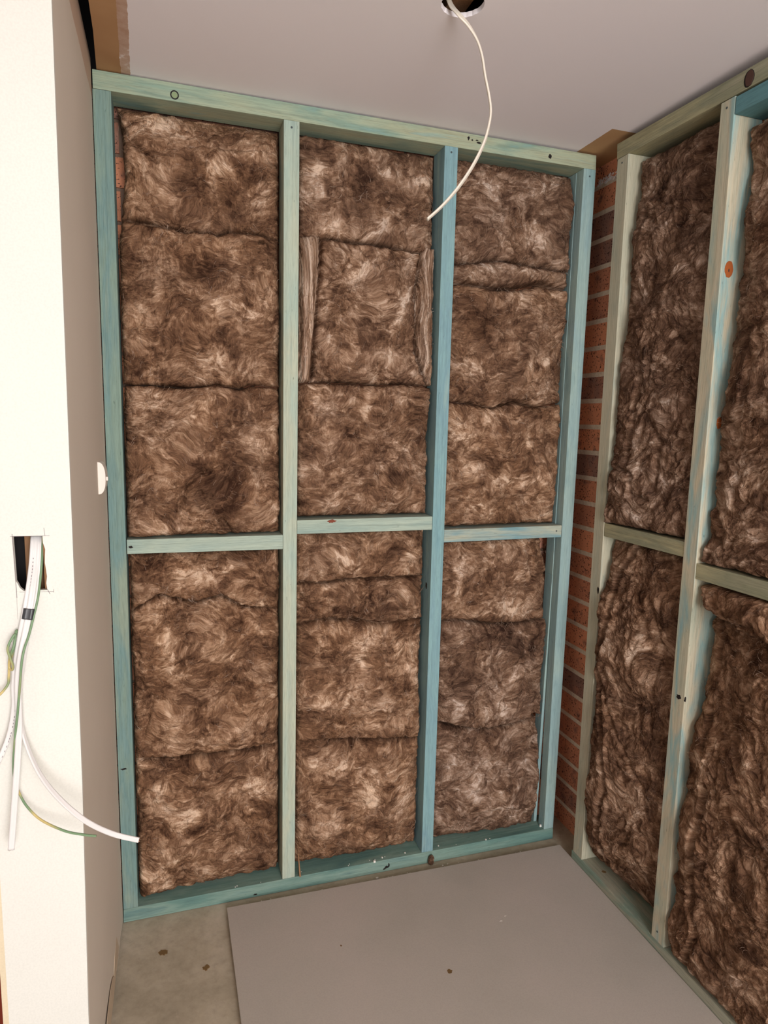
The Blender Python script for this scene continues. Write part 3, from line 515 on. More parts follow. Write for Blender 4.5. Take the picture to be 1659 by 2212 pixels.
CB = [([(0.426, 2.034), (0.436, 2.032)], 0.035, 0.0035), ([(1.396, 0.489), (1.435, 0.475)], 0.03, 0.004), ([(0.246, 1.317), (0.265, 1.282)], 0.018, 0.008), ([(0.311, 1.233), (0.324, 1.198)], 0.016, 0.007), ([(0.598, 2.058), (0.588, 1.946), (0.57, 1.811), (0.545, 1.662)], 0.014, 0.004), ([(0.941, 2.051), (0.914, 1.945), (0.917, 1.834), (0.954, 1.664)], 0.012, 0.004), ([(0.055, 2.294), (0.105, 2.238), (0.151, 2.207)], 0.014, 0.004), ([(0.15, 2.162), (0.259, 2.182), (0.322, 2.193), (0.424, 2.199), (0.482, 2.216)], 0.007, 0.004), ([(0.194, 2.25), (0.273, 2.273), (0.386, 2.279), (0.463, 2.288)], 0.008, 0.004), ([(0.187, 1.263), (0.207, 1.331), (0.247, 1.371), (0.313, 1.385)], 0.014, 0.005), ([(0.246, 1.276), (0.298, 1.247), (0.338, 1.19)], 0.014, 0.006), ([(0.4, 1.343), (0.441, 1.286), (0.483, 1.229)], 0.008, 0.003), ([(0.133, 1.919), (0.125, 1.845), (0.147, 1.759)], 0.008, 0.003), ([(0.172, 1.96), (0.177, 1.849), (0.153, 1.76), (0.157, 1.633)], 0.009, 0.003), ([(0.371, 2.053), (0.397, 1.98), (0.403, 1.904), (0.369, 1.798)], 0.009, 0.003), ([(0.054, 1.852), (0.129, 1.783), (0.103, 1.706)], 0.006, 0.004), ([(0.066, 0.769), (0.104, 0.707), (0.074, 0.565)], 0.008, 0.004), ([(0.129, 0.948), (0.07, 0.896), (0.067, 0.797)], 0.009, 0.004), ([(0.183, 0.698), (0.334, 0.727), (0.476, 0.697)], 0.007, 0.004), ([(0.362, 0.798), (0.39, 0.675), (0.332, 0.53)], 0.006, 0.004), ([(0.057, 0.418), (0.19, 0.351), (0.331, 0.375), (0.477, 0.272)], 0.008, 0.004), ([(0.051, 0.207), (0.187, 0.212), (0.271, 0.164), (0.477, 0.108)], 0.008, 0.004), ([(0.542, 0.963), (0.623, 0.943), (0.715, 0.918), (0.778, 0.894)], 0.01, 0.003), ([(0.542, 1.162), (0.621, 1.149), (0.696, 1.142), (0.757, 1.155)], 0.01, 0.003), ([(0.891, 0.862), (0.919, 0.731), (0.895, 0.587), (0.919, 0.451)], 0.012, 0.003), ([(0.549, 0.873), (0.61, 0.807), (0.565, 0.734)], 0.008, 0.004), ([(0.543, 0.721), (0.718, 0.719), (0.878, 0.719)], 0.005, 0.004), ([(0.543, 0.596), (0.658, 0.598), (0.883, 0.556)], 0.006, 0.004), ([(0.72, 2.349), (0.724, 2.26)], 0.006, 0.003), ([(0.701, 2.218), (0.716, 2.155), (0.732, 2.104)], 0.01, 0.004), ([(0.867, 2.271), (0.949, 2.282)], 0.008, 0.002), ([(0.726, 2.037), (0.77, 2.001), (0.799, 2.011)], 0.008, 0.003), ([(0.599, 1.92), (0.643, 1.816), (0.616, 1.651)], 0.008, 0.003), ([(0.618, 1.427), (0.766, 1.457), (0.955, 1.414)], 0.005, 0.004), ([(0.546, 1.538), (0.705, 1.57), (0.81, 1.544), (0.933, 1.577)], 0.006, 0.004), ([(0.734, 1.571), (0.766, 1.457), (0.8, 1.325)], 0.006, 0.004), ([(1.027, 2.258), (1.145, 2.28), (1.227, 2.269), (1.309, 2.293)], 0.008, 0.003), ([(1.212, 2.239), (1.15, 2.162), (1.219, 2.113), (1.272, 2.061)], 0.008, 0.004), ([(1.33, 2.225), (1.351, 2.155), (1.304, 2.093)], 0.008, 0.003), ([(1.032, 2.122), (1.118, 2.159), (1.201, 2.14)], 0.007, 0.004), ([(1.161, 1.936), (1.15, 1.82), (1.206, 1.719)], 0.008, 0.004), ([(1.313, 1.933), (1.356, 1.802), (1.33, 1.664)], 0.008, 0.004), ([(1.066, 1.872), (1.135, 1.79)], 0.006, 0.004), ([(1.229, 1.6), (1.268, 1.509), (1.222, 1.4)], 0.009, 0.004), ([(1.043, 1.445), (1.17, 1.415), (1.326, 1.432)], 0.006, 0.004), ([(1.354, 1.557), (1.343, 1.432), (1.424, 1.304)], 0.008, 0.004), ([(1.034, 1.044), (1.136, 1.022), (1.258, 1.049)], 0.007, 0.003), ([(1.344, 1.111), (1.37, 0.994)], 0.014, 0.005), ([(1.224, 0.829), (1.223, 0.686), (1.284, 0.542)], 0.009, 0.004), ([(1.345, 0.794), (1.37, 0.672), (1.324, 0.503)], 0.008, 0.004), ([(1.036, 0.737), (1.187, 0.689), (1.295, 0.696)], 0.006, 0.004), ([(1.04, 0.401), (1.219, 0.394), (1.43, 0.31)], 0.006, 0.004), ([(1.115, 0.286), (1.23, 0.161), (1.141, 0.086)], 0.007, 0.004), ([(1.296, 0.33), (1.341, 0.179), (1.424, 0.091)], 0.007, 0.004)]
CR = [([(0.312, 1.169), (0.258, 1.054), (0.256, 0.933), (0.208, 0.762), (0.264, 0.579), (0.299, 0.373), (0.27, 0.192), (0.305, 0.099)], 0.022, 0.006), ([(0.21, 0.747), (0.309, 0.599), (0.371, 0.537), (0.444, 0.455)], 0.01, 0.005), ([(0.273, 1.421), (0.277, 1.477), (0.286, 1.589), (0.304, 1.697)], 0.01, 0.006), ([(0.174, 1.399), (0.297, 1.394), (0.315, 1.326), (0.386, 1.32)], 0.014, 0.005), ([(0.316, 1.588), (0.406, 1.482), (0.402, 1.349)], 0.008, 0.006), ([(0.205, 2.22), (0.253, 2.154), (0.22, 2.084)], 0.014, 0.006), ([(0.281, 2.247), (0.425, 2.236), (0.473, 2.243)], 0.006, 0.006), ([(0.268, 2.02), (0.399, 2.016), (0.494, 1.925)], 0.006, 0.006), ([(0.386, 1.819), (0.483, 1.734), (0.48, 1.611)], 0.006, 0.006), ([(0.42, 1.023), (0.472, 0.9), (0.451, 0.751)], 0.008, 0.006), ([(0.777, 1.222), (0.701, 1.183), (0.61, 1.2)], 0.006, 0.006), ([(0.594, 1.058), (0.689, 1.042), (0.796, 1.063)], 0.014, 0.005), ([(0.628, 1.042), (0.653, 0.937), (0.647, 0.807), (0.654, 0.68)], 0.018, 0.006), ([(0.788, 0.915), (0.747, 0.8), (0.784, 0.721)], 0.008, 0.006), ([(0.688, 0.593), (0.68, 0.456), (0.677, 0.345), (0.689, 0.243)], 0.022, 0.007), ([(0.689, 0.243), (0.712, 0.179), (0.676, 0.064)], 0.014, 0.006), ([(0.771, 0.59), (0.857, 0.447)], 0.009, 0.006), ([(0.593, 1.345), (0.648, 1.268), (0.61, 1.2)], 0.012, 0.006), ([(0.591, 2.126), (0.632, 2.007), (0.622, 1.856)], 0.01, 0.006), ([(0.644, 1.787), (0.685, 1.672), (0.671, 1.561)], 0.008, 0.006), ([(0.627, 1.444), (0.681, 1.356), (0.751, 1.342)], 0.009, 0.006), ([(0.761, 0.166), (0.821, 0.164), (0.898, 0.207)], 0.012, 0.006), ([(0.609, 0.34), (0.608, 0.196), (0.655, 0.09)], 0.008, 0.006)]
CAB1 = [(-0.0801, -0.6, 1.3089), (-0.0751, -0.63, 1.3052), (-0.0777, -0.645, 1.2564), (-0.0819, -0.662, 1.2132), (-0.0879, -0.672, 1.1733), (-0.096, -0.674, 1.1357), (-0.1038, -0.675, 1.0933), (-0.1105, -0.676, 1.0419), (-0.1115, -0.677, 1.0027), (-0.1199, -0.68, 0.9562), (-0.1326, -0.685, 0.9202), (-0.1496, -0.69, 0.8851)]
CAB2 = [(-0.0739, -0.6, 1.3088), (-0.0689, -0.63, 1.305), (-0.0709, -0.645, 1.2561), (-0.0749, -0.664, 1.2107), (-0.0809, -0.674, 1.1708), (-0.088, -0.677, 1.136), (-0.0942, -0.684, 1.1026), (-0.1013, -0.686, 1.0536), (-0.1026, -0.688, 1.002), (-0.1035, -0.69, 0.9588), (-0.1072, -0.695, 0.9084), (-0.1117, -0.7, 0.8579), (-0.1173, -0.705, 0.7985), (-0.1227, -0.71, 0.7426)]
CAB3 = [(-0.0692, -0.6, 1.3086), (-0.0643, -0.63, 1.3048), (-0.0663, -0.645, 1.2558), (-0.071, -0.662, 1.2039), (-0.0779, -0.672, 1.1639), (-0.0856, -0.675, 1.1308), (-0.0934, -0.677, 1.0843), (-0.1001, -0.678, 1.0328), (-0.1011, -0.68, 0.9717), (-0.0921, -0.69, 0.9306), (-0.0703, -0.71, 0.884), (-0.0377, -0.735, 0.8463), (0.0059, -0.76, 0.811), (0.0534, -0.785, 0.7914), (0.1002, -0.8, 0.779)]
EAR1 = [(-0.0644, -0.6, 1.3085), (-0.0597, -0.63, 1.3047), (-0.0606, -0.647, 1.256), (-0.0654, -0.664, 1.2041), (-0.0728, -0.674, 1.1685), (-0.0807, -0.68, 1.1364), (-0.0873, -0.69, 1.1144), (-0.0919, -0.695, 1.0908), (-0.0969, -0.695, 1.048), (-0.103, -0.695, 0.9964), (-0.1111, -0.69, 0.9421), (-0.1168, -0.685, 0.891), (-0.1164, -0.68, 0.8565), (-0.1093, -0.68, 0.8297), (-0.0961, -0.69, 0.8095), (-0.0724, -0.7, 0.7857), (-0.0322, -0.715, 0.7667), (0.0001, -0.725, 0.7598), (0.0226, -0.73, 0.7561)]
EAR2 = [(-0.0985, -0.668, 1.1078), (-0.102, -0.672, 1.1424), (-0.1057, -0.682, 1.1176), (-0.113, -0.68, 1.0977), (-0.1163, -0.676, 1.0774), (-0.1112, -0.68, 1.0724), (-0.1081, -0.686, 1.0821), (-0.1126, -0.688, 1.1022), (-0.1146, -0.686, 1.1154), (-0.1091, -0.684, 1.1297), (-0.103, -0.68, 1.1365), (-0.1084, -0.675, 1.1068), (-0.1161, -0.672, 1.0829), (-0.1181, -0.675, 1.058), (-0.1192, -0.68, 1.0461), (-0.1284, -0.685, 1.0334), (-0.141, -0.69, 1.023)]
CEIL = [(0.7501, -0.53, 2.4344), (0.7606, -0.53, 2.4148), (0.7731, -0.545, 2.3912), (0.7955, -0.545, 2.3746), (0.8162, -0.545, 2.351), (0.8297, -0.545, 2.3211), (0.8394, -0.545, 2.2809), (0.8501, -0.545, 2.245), (0.8562, -0.545, 2.2128), (0.8531, -0.545, 2.1819), (0.8425, -0.545, 2.1439), (0.8188, -0.545, 2.0955), (0.7852, -0.545, 2.0449), (0.7481, -0.545, 2.0018), (0.7142, -0.545, 1.9701)]

def ip(pts, v):
    p = sorted(pts); return np.interp(v, [a[0] for a in p], [a[1] for a in p])
def polydist(u, z, pts):
    d = np.full(u.shape, 9.)
    for (ax, az), (bx, bz) in zip(pts[:-1], pts[1:]):
        dx, dz = bx-ax, bz-az; L2 = dx*dx+dz*dz+1e-9
        t = np.clip(((u-ax)*dx+(z-az)*dz)/L2, 0, 1)
        d = np.minimum(d, np.hypot(u-ax-t*dx, z-az-t*dz))
    return d
_bs = [0]
def batt(frame, label, group, uL, uR, zB, zT, dL, dR, dT=.0, dB=.0, bulge=.012, vary=0., res=.003, amp=1., streak=0, back=.086):
    """uL,uR: side outlines [(z,u)]; zB,zT: bottom and top outlines [(u,z)]; dL,dR: depth behind the frame face along each side"""
    _bs[0] += 1; sd = _bs[0]*7.3
    u0 = min(a[1] for a in uL); u1 = max(a[1] for a in uR); z0 = min(a[1] for a in zB); z1 = max(a[1] for a in zT)
    nu = max(6, int((u1-u0)/res)); nz = max(6, int((z1-z0)/res))
    s, t = np.meshgrid(np.linspace(0, 1, nu+1), np.linspace(0, 1, nz+1))
    zg = z0+(z1-z0)*t; ua = ip(uL, zg); ub = ip(uR, zg)
    ua = ua+.0018*(1+fbm(zg*45, zg*0, sd, 3))+.004*np.abs(gn(zg*7, zg*0, sd)); ub = ub-.0018*(1+fbm(zg*45, zg*0+9, sd+1, 3))-.005*np.abs(gn(zg*7, zg*0+3, sd))
    U = ua+(ub-ua)*s
    za = ip(zB, U)+.0022*fbm(U*40, U*0, sd+2, 3)+.0015; zb = ip(zT, U)+.0022*fbm(U*40, U*0+5, sd+3, 3)-.0015
    Z = za+(zb-za)*t
    # swirling coordinates
    f0 = frame == 'right'
    wu = U+.034*gn(U*7, Z*7, sd+4)+.008*gn(U*22, Z*22, sd+5); wz = Z+.034*gn(U*7+40, Z*7, sd+6)+.008*gn(U*22+40, Z*22, sd+7)
    if streak: wu = (U+.012*gn(U*8, Z*8, sd+4))*4.0; wz = Z*.18+.01*gn(U*9, Z*9, sd+6)
    h = .011*fbm(U*5, Z*5, sd+8, 2)
    b1 = np.abs(gn(wu*17, wz*17, sd+9)); b2 = np.abs(gn(wu*38, wz*38, sd+10)); b3 = np.abs(gn(wu*85, wz*85, sd+11)); b4 = gn(wu*170, wz*170, sd+12)
    mk = np.clip(.75+.9*gn(U*8, Z*8, sd+20), .25, 1.5)
    h = h+amp*(.0135*(b1**.75)+mk*(.0080*(b2**.75)+.0034*(b3**.8)+.0010*b4))-.008*amp
    # fine pulled fibres
    h = h+amp*.0010*gn(wu*60, wz*420, sd+13)+amp*.0010*gn(wu*420, wz*70, sd+14)
    base = ip(dL, Z)*(1-s)+ip(dR, Z)*s
    base = base+dT*np.exp(-(zb-Z)/.05)+dB*np.exp(-(Z-za)/.05)
    bl = bulge*(np.sin(np.pi*s)**.6)*(np.sin(np.pi*np.clip(t, 0, 1))**.4)
    e = np.minimum(np.minimum(U-ua, ub-U), np.minimum(Z-za, zb-Z))
    e = np.maximum(e+.003*gn(U*60, Z*60, sd+15), 0)
    drop = .016*np.exp(-e/.0038)+.006*np.exp(-e/.014)
    d = base-bl-h+drop
    for pts, dp, wd in (CR if f0 else CB):
        q = polydist(U+.004*gn(U*50, Z*50, sd+16), Z+.004*gn(U*50+7, Z*50, sd+17), pts)
        d = d+dp*np.exp(-(q/wd)**1.3)-dp*.25*np.exp(-((q-wd*3)/(wd*2))**2)
    d = np.minimum(d, back-.006)
    tf = np.full_like(U, .7 if streak else 0.)
    for cu, cz, ru, rz_, ang, k in (PR if f0 else PB):
        a = math.radians(ang); x = (U-cu+.012*gn(U*30, Z*30, sd+18)); y = (Z-cz+.012*gn(U*30+9, Z*30, sd+19))
        xr_ = x*math.cos(a)+y*math.sin(a); yr_ = -x*math.sin(a)+y*math.cos(a)
        g = np.exp(-((xr_/max(ru,.008))**2+(yr_/max(rz_,.008))**2)**1.2); tf = tf+k*g; d = d-.004*k*g
    X, Y = (1.49+d, -U) if f0 else (U, d)
    P = np.stack([X, Y, Z], -1).reshape(-1, 3)
    idx = np.arange((nu+1)*(nz+1)).reshape(nz+1, nu+1)
    q = np.stack([idx[:-1,:-1], idx[:-1,1:], idx[1:,1:], idx[1:,:-1]], -1).reshape(-1, 4)
    if f0: q = q[:, ::-1]
    # border ring pushed back gives the batt its thickness
    bd = np.concatenate([idx[0,:], idx[1:,-1], idx[-1,-2::-1], idx[-2:0:-1,0]]); nb = len(bd); N = len(P)
    Pb = P[bd].copy(); Pb[:, 0 if f0 else 1] = (1.49+back) if f0 else back
    sides = np.stack([bd, N+np.arange(nb), N+(np.arange(nb)+1) % nb, np.roll(bd, -1)], -1)
    if f0: sides = sides[:, ::-1]
    allv = np.concatenate([P, Pb]); faces = np.concatenate([q, sides]).tolist()+[(N+np.arange(nb)).tolist()[::(1 if f0 else -1)][::-1] if 0 else (N+np.arange(nb)).tolist()]
    me = bpy.data.meshes.new('insulation_batt'); me.from_pydata(allv.tolist(), [], faces); me.update()
    me.polygons.foreach_set('use_smooth', np.ones(len(me.polygons), bool))
    me.materials.append(WOOL)
    flow = np.stack([wu.ravel()+sd, wz.ravel()+sd*.3, np.zeros(U.size)], 1); flow = np.concatenate([flow, flow[bd]+np.array([0,0,.08])])
    a = me.attributes.new('flow', 'FLOAT_VECTOR', 'POINT'); a.data.foreach_set('vector', flow.astype(np.float32).ravel())
    tf_ = np.concatenate([tf.ravel(), tf.ravel()[bd]]); a = me.attributes.new('tuft', 'FLOAT', 'POINT'); a.data.foreach_set('value', tf_.astype(np.float32))
    a = me.attributes.new('vary', 'FLOAT', 'POINT'); a.data.foreach_set('value', np.full(len(allv), vary, np.float32))
    o = bpy.data.objects.new('insulation_batt', me); C.objects.link(o); tag(o, label, 'insulation', group)
    # loose strands lying on the surface
    rnd = np.random.RandomState(int(sd*10) % 9999); area_ = (u1-u0)*(z1-z0); nt = int(area_*700)
    V, F = [], []
    def surf(su, sz):
        i = np.clip(((sz-z0)/(z1-z0)*nz).astype(int), 0, nz); j = np.clip(((su-u0)/(u1-u0)*nu).astype(int), 0, nu); return d[i, j]
    for _ in range(nt):
        cu = rnd.uniform(u0+.012, u1-.012); cz = rnd.uniform(z0+.012, z1-.012); th = rnd.uniform(0, math.pi); cv = rnd.normal(0, 38)
        for _k in range(rnd.randint(1, 4)):
            L = rnd.uniform(.008, .034); m = 6; tt = np.linspace(-.5, .5, m)*L
            aa = th+rnd.normal(0, .35)+cv*tt+rnd.normal(0, 12)*tt; su = cu+rnd.normal(0, .006)+np.cumsum(np.cos(aa))*L/m; sz = cz+rnd.normal(0, .006)+np.cumsum(np.sin(aa))*L/m
            if su.min() < u0+.004 or su.max() > u1-.004 or sz.min() < z0+.004 or sz.max() > z1-.004: continue
            dd = surf(su, sz); dd = np.minimum(dd, np.roll(dd, 1)).clip(max=dd.min()+.006)-.0006-rnd.uniform(0, .0018)*np.sin(np.linspace(0, math.pi, m))
            wd = rnd.uniform(.00018, .00042); nx, nz_ = -np.sin(aa)*wd, np.cos(aa)*wd; n = len(V)
            for i in range(m):
                for sg in (-1, 1):
                    a_, c_ = su[i]+sg*nx[i], sz[i]+sg*nz_[i]; V.append((1.49+dd[i], -a_, c_) if f0 else (a_, dd[i], c_))
            F += [(n+2*i, n+2*i+1, n+2*i+3, n+2*i+2) for i in range(m-1)]
    if V:
        me2 = bpy.data.meshes.new('loose_fibres'); me2.from_pydata(V, [], F); me2.materials.append(FIBRE)
        o2 = bpy.data.objects.new('loose_fibres', me2); C.objects.link(o2); o2.parent = o; o2['kind'] = 'stuff'
    return o

def flat(z): return [(0., z), (2., z)]
def up(pts, dz): return [(a, b+dz) for a, b in pts]
GB = 'brown insulation batts in the back wall frame'; GRB = 'brown insulation batts in the right wall frame'
L1 = [(0,.0485),(1.13,.0475),(1.2,.046),(2.0,.046),(2.06,.056),(2.15,.066),(2.28,.060),(2.36,.046)]; R1 = [(0,.4850),(2.4,.4862)]
L2 = [(0,.5300),(2.4,.5345)]; R2 = [(0,.9700),(2.4,.9715)]
L3 = [(0,1.0165),(2.4,1.0190)]; R3 = [(0,1.4425),(.5,1.4440),(1.0,1.4535),(2.4,1.4575)]
d1L = [(0,.020),(1.2,.014),(2.0,.030),(2.36,.045)]; d1R = [(0,.040),(.8,.040),(1.4,.028),(2.1,.050),(2.36,.060)]
d2L = [(0,.030),(2.4,.034)]; d2R = [(0,.030),(.5,.038),(.76,.050),(1.1,.045),(1.4,.036),(1.84,.024),(2.05,.050),(2.2,.060),(2.4,.055)]
d3L = [(0,.030),(2.4,.036)]; d3R = [(0,.012),(.2,.014),(.5,.034),(.9,.046),(1.1,.040),(1.4,.034),(1.9,.036),(2.1,.034),(2.4,.030)]
bk = dict(back=.088)
batt('back', 'batt at the top of the left bay, under the top plate', GB, L1, R1, b1[0], flat(2.350), d1L, d1R, dT=.018, bulge=.018, vary=.15, **bk)
batt('back', 'batt in the upper middle of the left bay, second from the top', GB, L1, R1, b1[1], up(b1[0],-.001), d1L, d1R, bulge=.024, vary=.12, **bk)
batt('back', 'batt in the left bay resting on its noggin, with a dark hollow near its foot', GB, L1, R1, flat(1.1850), up(b1[1],-.001), d1L, d1R, bulge=.022, vary=.18, **bk)
batt('back', 'batt just below the noggin of the left bay', GB, L1, R1, b1l[0], flat(1.1385), d1L, d1R, bulge=.018, dT=.012, vary=.05, **bk)
batt('back', 'batt in the lower middle of the left bay, with a long pale streak', GB, L1, R1, b1l[1], up(b1l[0],-.001), d1L, d1R, bulge=.024, vary=.0, **bk)
batt('back', 'batt at the foot of the left bay, behind the tip of the white cable', GB, L1, R1, flat(.0480), up(b1l[1],-.001), d1L, d1R, dB=.012, bulge=.020, vary=.0, **bk)
batt('back', 'batt at the top of the middle bay, behind the tip of the hanging cable', GB, L2, R2, b2[0], flat(2.349), d2L, d2R, dT=.016, bulge=.014, vary=.55, **bk)
L2b = [(1.60,.575),(1.70,.583),(1.85,.592),(1.95,.600),(2.07,.604)]; R2b = [(1.6,.962),(1.66,.945),(1.75,.912),(1.85,.905),(1.95,.908),(2.07,.935)]
batt('back', 'batt second from the top of the middle bay, between two ridged upright folds', GB, L2b, R2b, b2[1], up(b2[0],-.001), d2L, d2R, bulge=.020, vary=.45, **bk)
batt('back', 'narrow ridged upright fold of wool beside the pale green stud', GB, L2, L2b, up(b2[1],.002), up(b2[0],.006), d2L, d2L, bulge=.020, vary=.55, streak=1, amp=1.1, **bk)
batt('back', 'narrow ridged upright fold of wool beside the blue stud', GB, R2b, R2, up(b2[1],.002), up(b2[0],.010), d2L, d2R, bulge=.014, vary=.55, streak=1, amp=1.1, **bk)
batt('back', 'batt in the middle bay resting on its noggin', GB, L2, R2, flat(1.2300), up(b2[1],-.001), d2L, d2R, bulge=.022, vary=.35, **bk)
batt('back', 'shallow batt just below the noggin of the middle bay', GB, L2, R2, b2l[0], flat(1.1835), d2L, d2R, dT=.008, bulge=.020, vary=.2, **bk)
batt('back', 'folded strip of wool squeezed in second below the middle noggin', GB, L2, R2, b2l[1], up(b2l[0],-.001), up(d2L,.004), up(d2R,.006), bulge=.018, vary=.2, streak=0, amp=1.3, **bk)
batt('back', 'batt low in the middle bay with an upright fold by the blue stud', GB, L2, R2, b2l[2], up(b2l[1],-.001), d2L, d2R, bulge=.024, vary=.08, **bk)
batt('back', 'batt at the foot of the middle bay', GB, L2, R2, flat(.0480), up(b2l[2],-.001), d2L, d2R, dB=.022, bulge=.020, vary=.05, **bk)
batt('back', 'batt at the top of the right bay of the back wall', GB, L3, R3, b3[0], flat(2.348), d3L, d3R, dT=.018, bulge=.014, vary=.75, **bk)
batt('back', 'thin rolled strip of wool across the right bay, second from the top', GB, L3, R3, b3[1], up(b3[0],-.001), up(d3L,-.006), up(d3R,-.002), bulge=.026, vary=.7, **bk)
batt('back', 'batt in the upper part of the right bay, just below the rolled strip', GB, L3, R3, b3[2], up(b3[1],-.003), up(d3L,.006), up(d3R,.006), bulge=.018, vary=.35, **bk)
batt('back', 'pale-streaked batt in the right bay resting on the blue noggin', GB, L3, R3, flat(1.1875), up(b3[2],-.001), d3L, d3R, bulge=.022, vary=.1, **bk)
batt('back', 'batt just below the blue noggin of the right bay', GB, L3, [(0,1.44),(.83,1.438),(.95,1.440),(1.04,1.432),(1.1,1.415),(1.16,1.408)], b3l[0], flat(1.1405), d3L, d3R, dT=.010, bulge=.020, vary=.3, **bk)
batt('back', 'greyish batt in the lower part of the right bay', GB, L3, R3, b3l[1], up(b3l[0],-.001), d3L, d3R, bulge=.020, vary=.8, **bk)
batt('back', 'batt at the foot of the right bay, beside the brick strip', GB, L3, [(0,1.4405),(.40,1.4410),(.5,1.425)], flat(.0480), up(b3l[1],-.002), d3L, d3R, dB=.030, bulge=.020, vary=.85, **bk)
# right-hand frame
u1L = [(0,.1910),(2.4,.1870)]; u1R = [(0,.5385),(2.4,.5350)]; u2L = [(0,.5920),(2.4,.5825)]; u2R = flat(.984)
dA = [(1.20,-.012),(1.30,-.010),(1.40,-.004),(1.60,.014),(1.84,.022),(2.10,.030),(2.25,.026),(2.34,.030)]
batt('right', 'tall batt filling the bay between the two right-hand studs, above the noggin', GRB, u1L, u1R, [(.187,1.2235),(.30,1.226),(.538,1.2260)], flat(2.326), dA, [(1.2,.010),(1.5,.030),(2.0,.030),(2.33,.045)], dT=.012, bulge=.016, vary=.9, res=.0032, amp=.85, back=.085)
dBl = [(0,.000),(.25,-.008),(.50,-.004),(.70,.004),(.80,-.012),(.95,-.010),(1.05,.016),(1.17,.042)]
batt('right', 'tall creased batt between the two right-hand studs, below the noggin', GRB, u1L, u1R, [(.187,.048),(.538,.048)], flat(1.1770), dBl, [(0,.034),(.5,.030),(1.18,.030)], dB=.052, bulge=.020, vary=.45, res=.0032, amp=.9, back=.085)
batt('right', 'tall batt at the upper right edge, under the deep teal plate', GRB, u2L, u2R, [(.58,1.1770),(.984,1.1815)], flat(2.268), [(1.17,-.004),(1.25,.024),(1.40,.028),(1.60,.036),(1.80,.056),(2.0,.052),(2.15,.058),(2.22,.036),(2.28,.044)], [(0,.010),(2.4,.010)], bulge=.020, vary=.6, res=.0034, amp=.95, back=.085)
batt('right', 'loose flap of wool hanging under the olive noggin at the right edge', GRB, [(.98,.640),(1.05,.612),(1.085,.588),(1.12,.586),(1.14,.5925)], u2R, [(.58,1.062),(.66,1.040),(.98,1.03)], [(.58,1.118),(.64,1.128),(.984,1.1315)], flat(.004), flat(-.004), bulge=.020, vary=.3, amp=1.2, back=.085)
batt('right', 'large lumpy batt at the lower right edge of the picture', GRB, u2L, u2R, flat(.0480), [(.58,1.052),(.65,1.038),(.98,1.028)], [(0,-.012),(.20,.002),(.36,.004),(.46,.006),(.53,.026),(.62,.020),(.66,.024),(.80,.052),(.90,.058),(1.0,.070),(1.06,.070)], [(0,-.010),(1.1,-.010)], dB=.012, bulge=.022, vary=.25, res=.0034, amp=1.0, back=.085)

# ---------------------------------------------------------------- sheet and bits on the floor
def sheet():
    x = [(.3067,-.0437),(1.4885,-.0594),(1.4885,-2.40),(.3067+.012,-2.40)]; z0, z1 = .004, .018
    V = [(a,b,z0) for a,b in x]+[(a,b,z1) for a,b in x]
    o = mesh_obj('plasterboard_sheet', V, BOXF, BOARD, bevel=.0012)
    tag(o, 'large greyish plasterboard sheet lying flat on the floor', 'plasterboard')
    for (cx, cy, r) in [(.8790,-.4640,.0075),(.6110,-.2900,.003)]:
        disc('brown_stain', o, GLUE, (cx,cy,.018), r, '+z', rough=.35, th=.0003)
    for (cx, cy, r) in [(1.105,-.335,.005),(1.128,-.32,.004),(1.06,-.84,.002)]: disc('white_scuff', o, CHIP, (cx,cy,.018), r, '+z', rz=r*.35, rough=.4, th=.0002)
sheet()
tag(disc('dried_glue_spot', None, GLUE, (.1196,-.1516,.0006), .0135, '+z', rz=.011, rough=.3), 'larger brown glue spot on the bare concrete, at left', 'glue spot', 'glue spots on the concrete')
tag(disc('dried_glue_spot', None, GLUE, (.2337,-.2412,.0006), .0105, '+z', rz=.0085, rough=.4), 'smaller brown glue spot on the concrete, nearer the plasterboard sheet', 'glue spot', 'glue spots on the concrete')
sv = mesh_obj('timber_splinter', [(.5420,-.006,.0458),(.5475,-.006,.0458),(.5475,.004,.0458),(.5420,.004,.0458),(.5375,-.003,.128),(.5395,-.003,.128),(.5395,.003,.128),(.5375,.003,.128)], BOXF, T['br'])
grain_box(sv, 2); tag(sv, 'thin orange-brown splinter leaning against the foot of the pale green stud', 'wood splinter')
def tuft(name, c, sx, sy, sz, n, label, cat, mat=WOOL, parent=None, seed=1):
    bm = bmesh.new(); bmesh.ops.create_icosphere(bm, subdivisions=4, radius=1)
    for v in bm.verts:
        a, b = math.atan2(v.co.y, v.co.x)*1.6, v.co.z*2
        k = 1+.35*float(gn(np.array([a+seed]), np.array([b]))[0])+.22*float(gn(np.array([a*3+seed]), np.array([b*3]))[0]); v.co = Vector((c[0]+v.co.x*sx*k, c[1]+v.co.y*sy*k, c[2]+v.co.z*sz*k))
    me = bpy.data.meshes.new(name); bm.to_mesh(me); bm.free(); me.materials.append(mat)
    for p in me.polygons: p.use_smooth = True
    N = len(me.vertices); co = np.empty(N*3); me.vertices.foreach_get('co', co)
    if mat is WOOL:
        co = co.reshape(-1,3); b = me.attributes.new('vary','FLOAT','POINT'); b.data.foreach_set('value', np.full(N, .9)); a = me.attributes.new('flow','FLOAT_VECTOR','POINT'); a.data.foreach_set('vector', np.stack([co[:,0]+co[:,1], co[:,2], co[:,0]*0], 1).ravel())
    o = bpy.data.objects.new(name, me); C.objects.link(o)
    if parent: o.parent = parent
    else: tag(o, label, cat)
    return o
tuft('wool_tuft', (1.004,-.011,.018), .010, .007, .018, 1, 'small tuft of brown wool caught in front of the bottom plate below the blue stud', 'wool tuft')
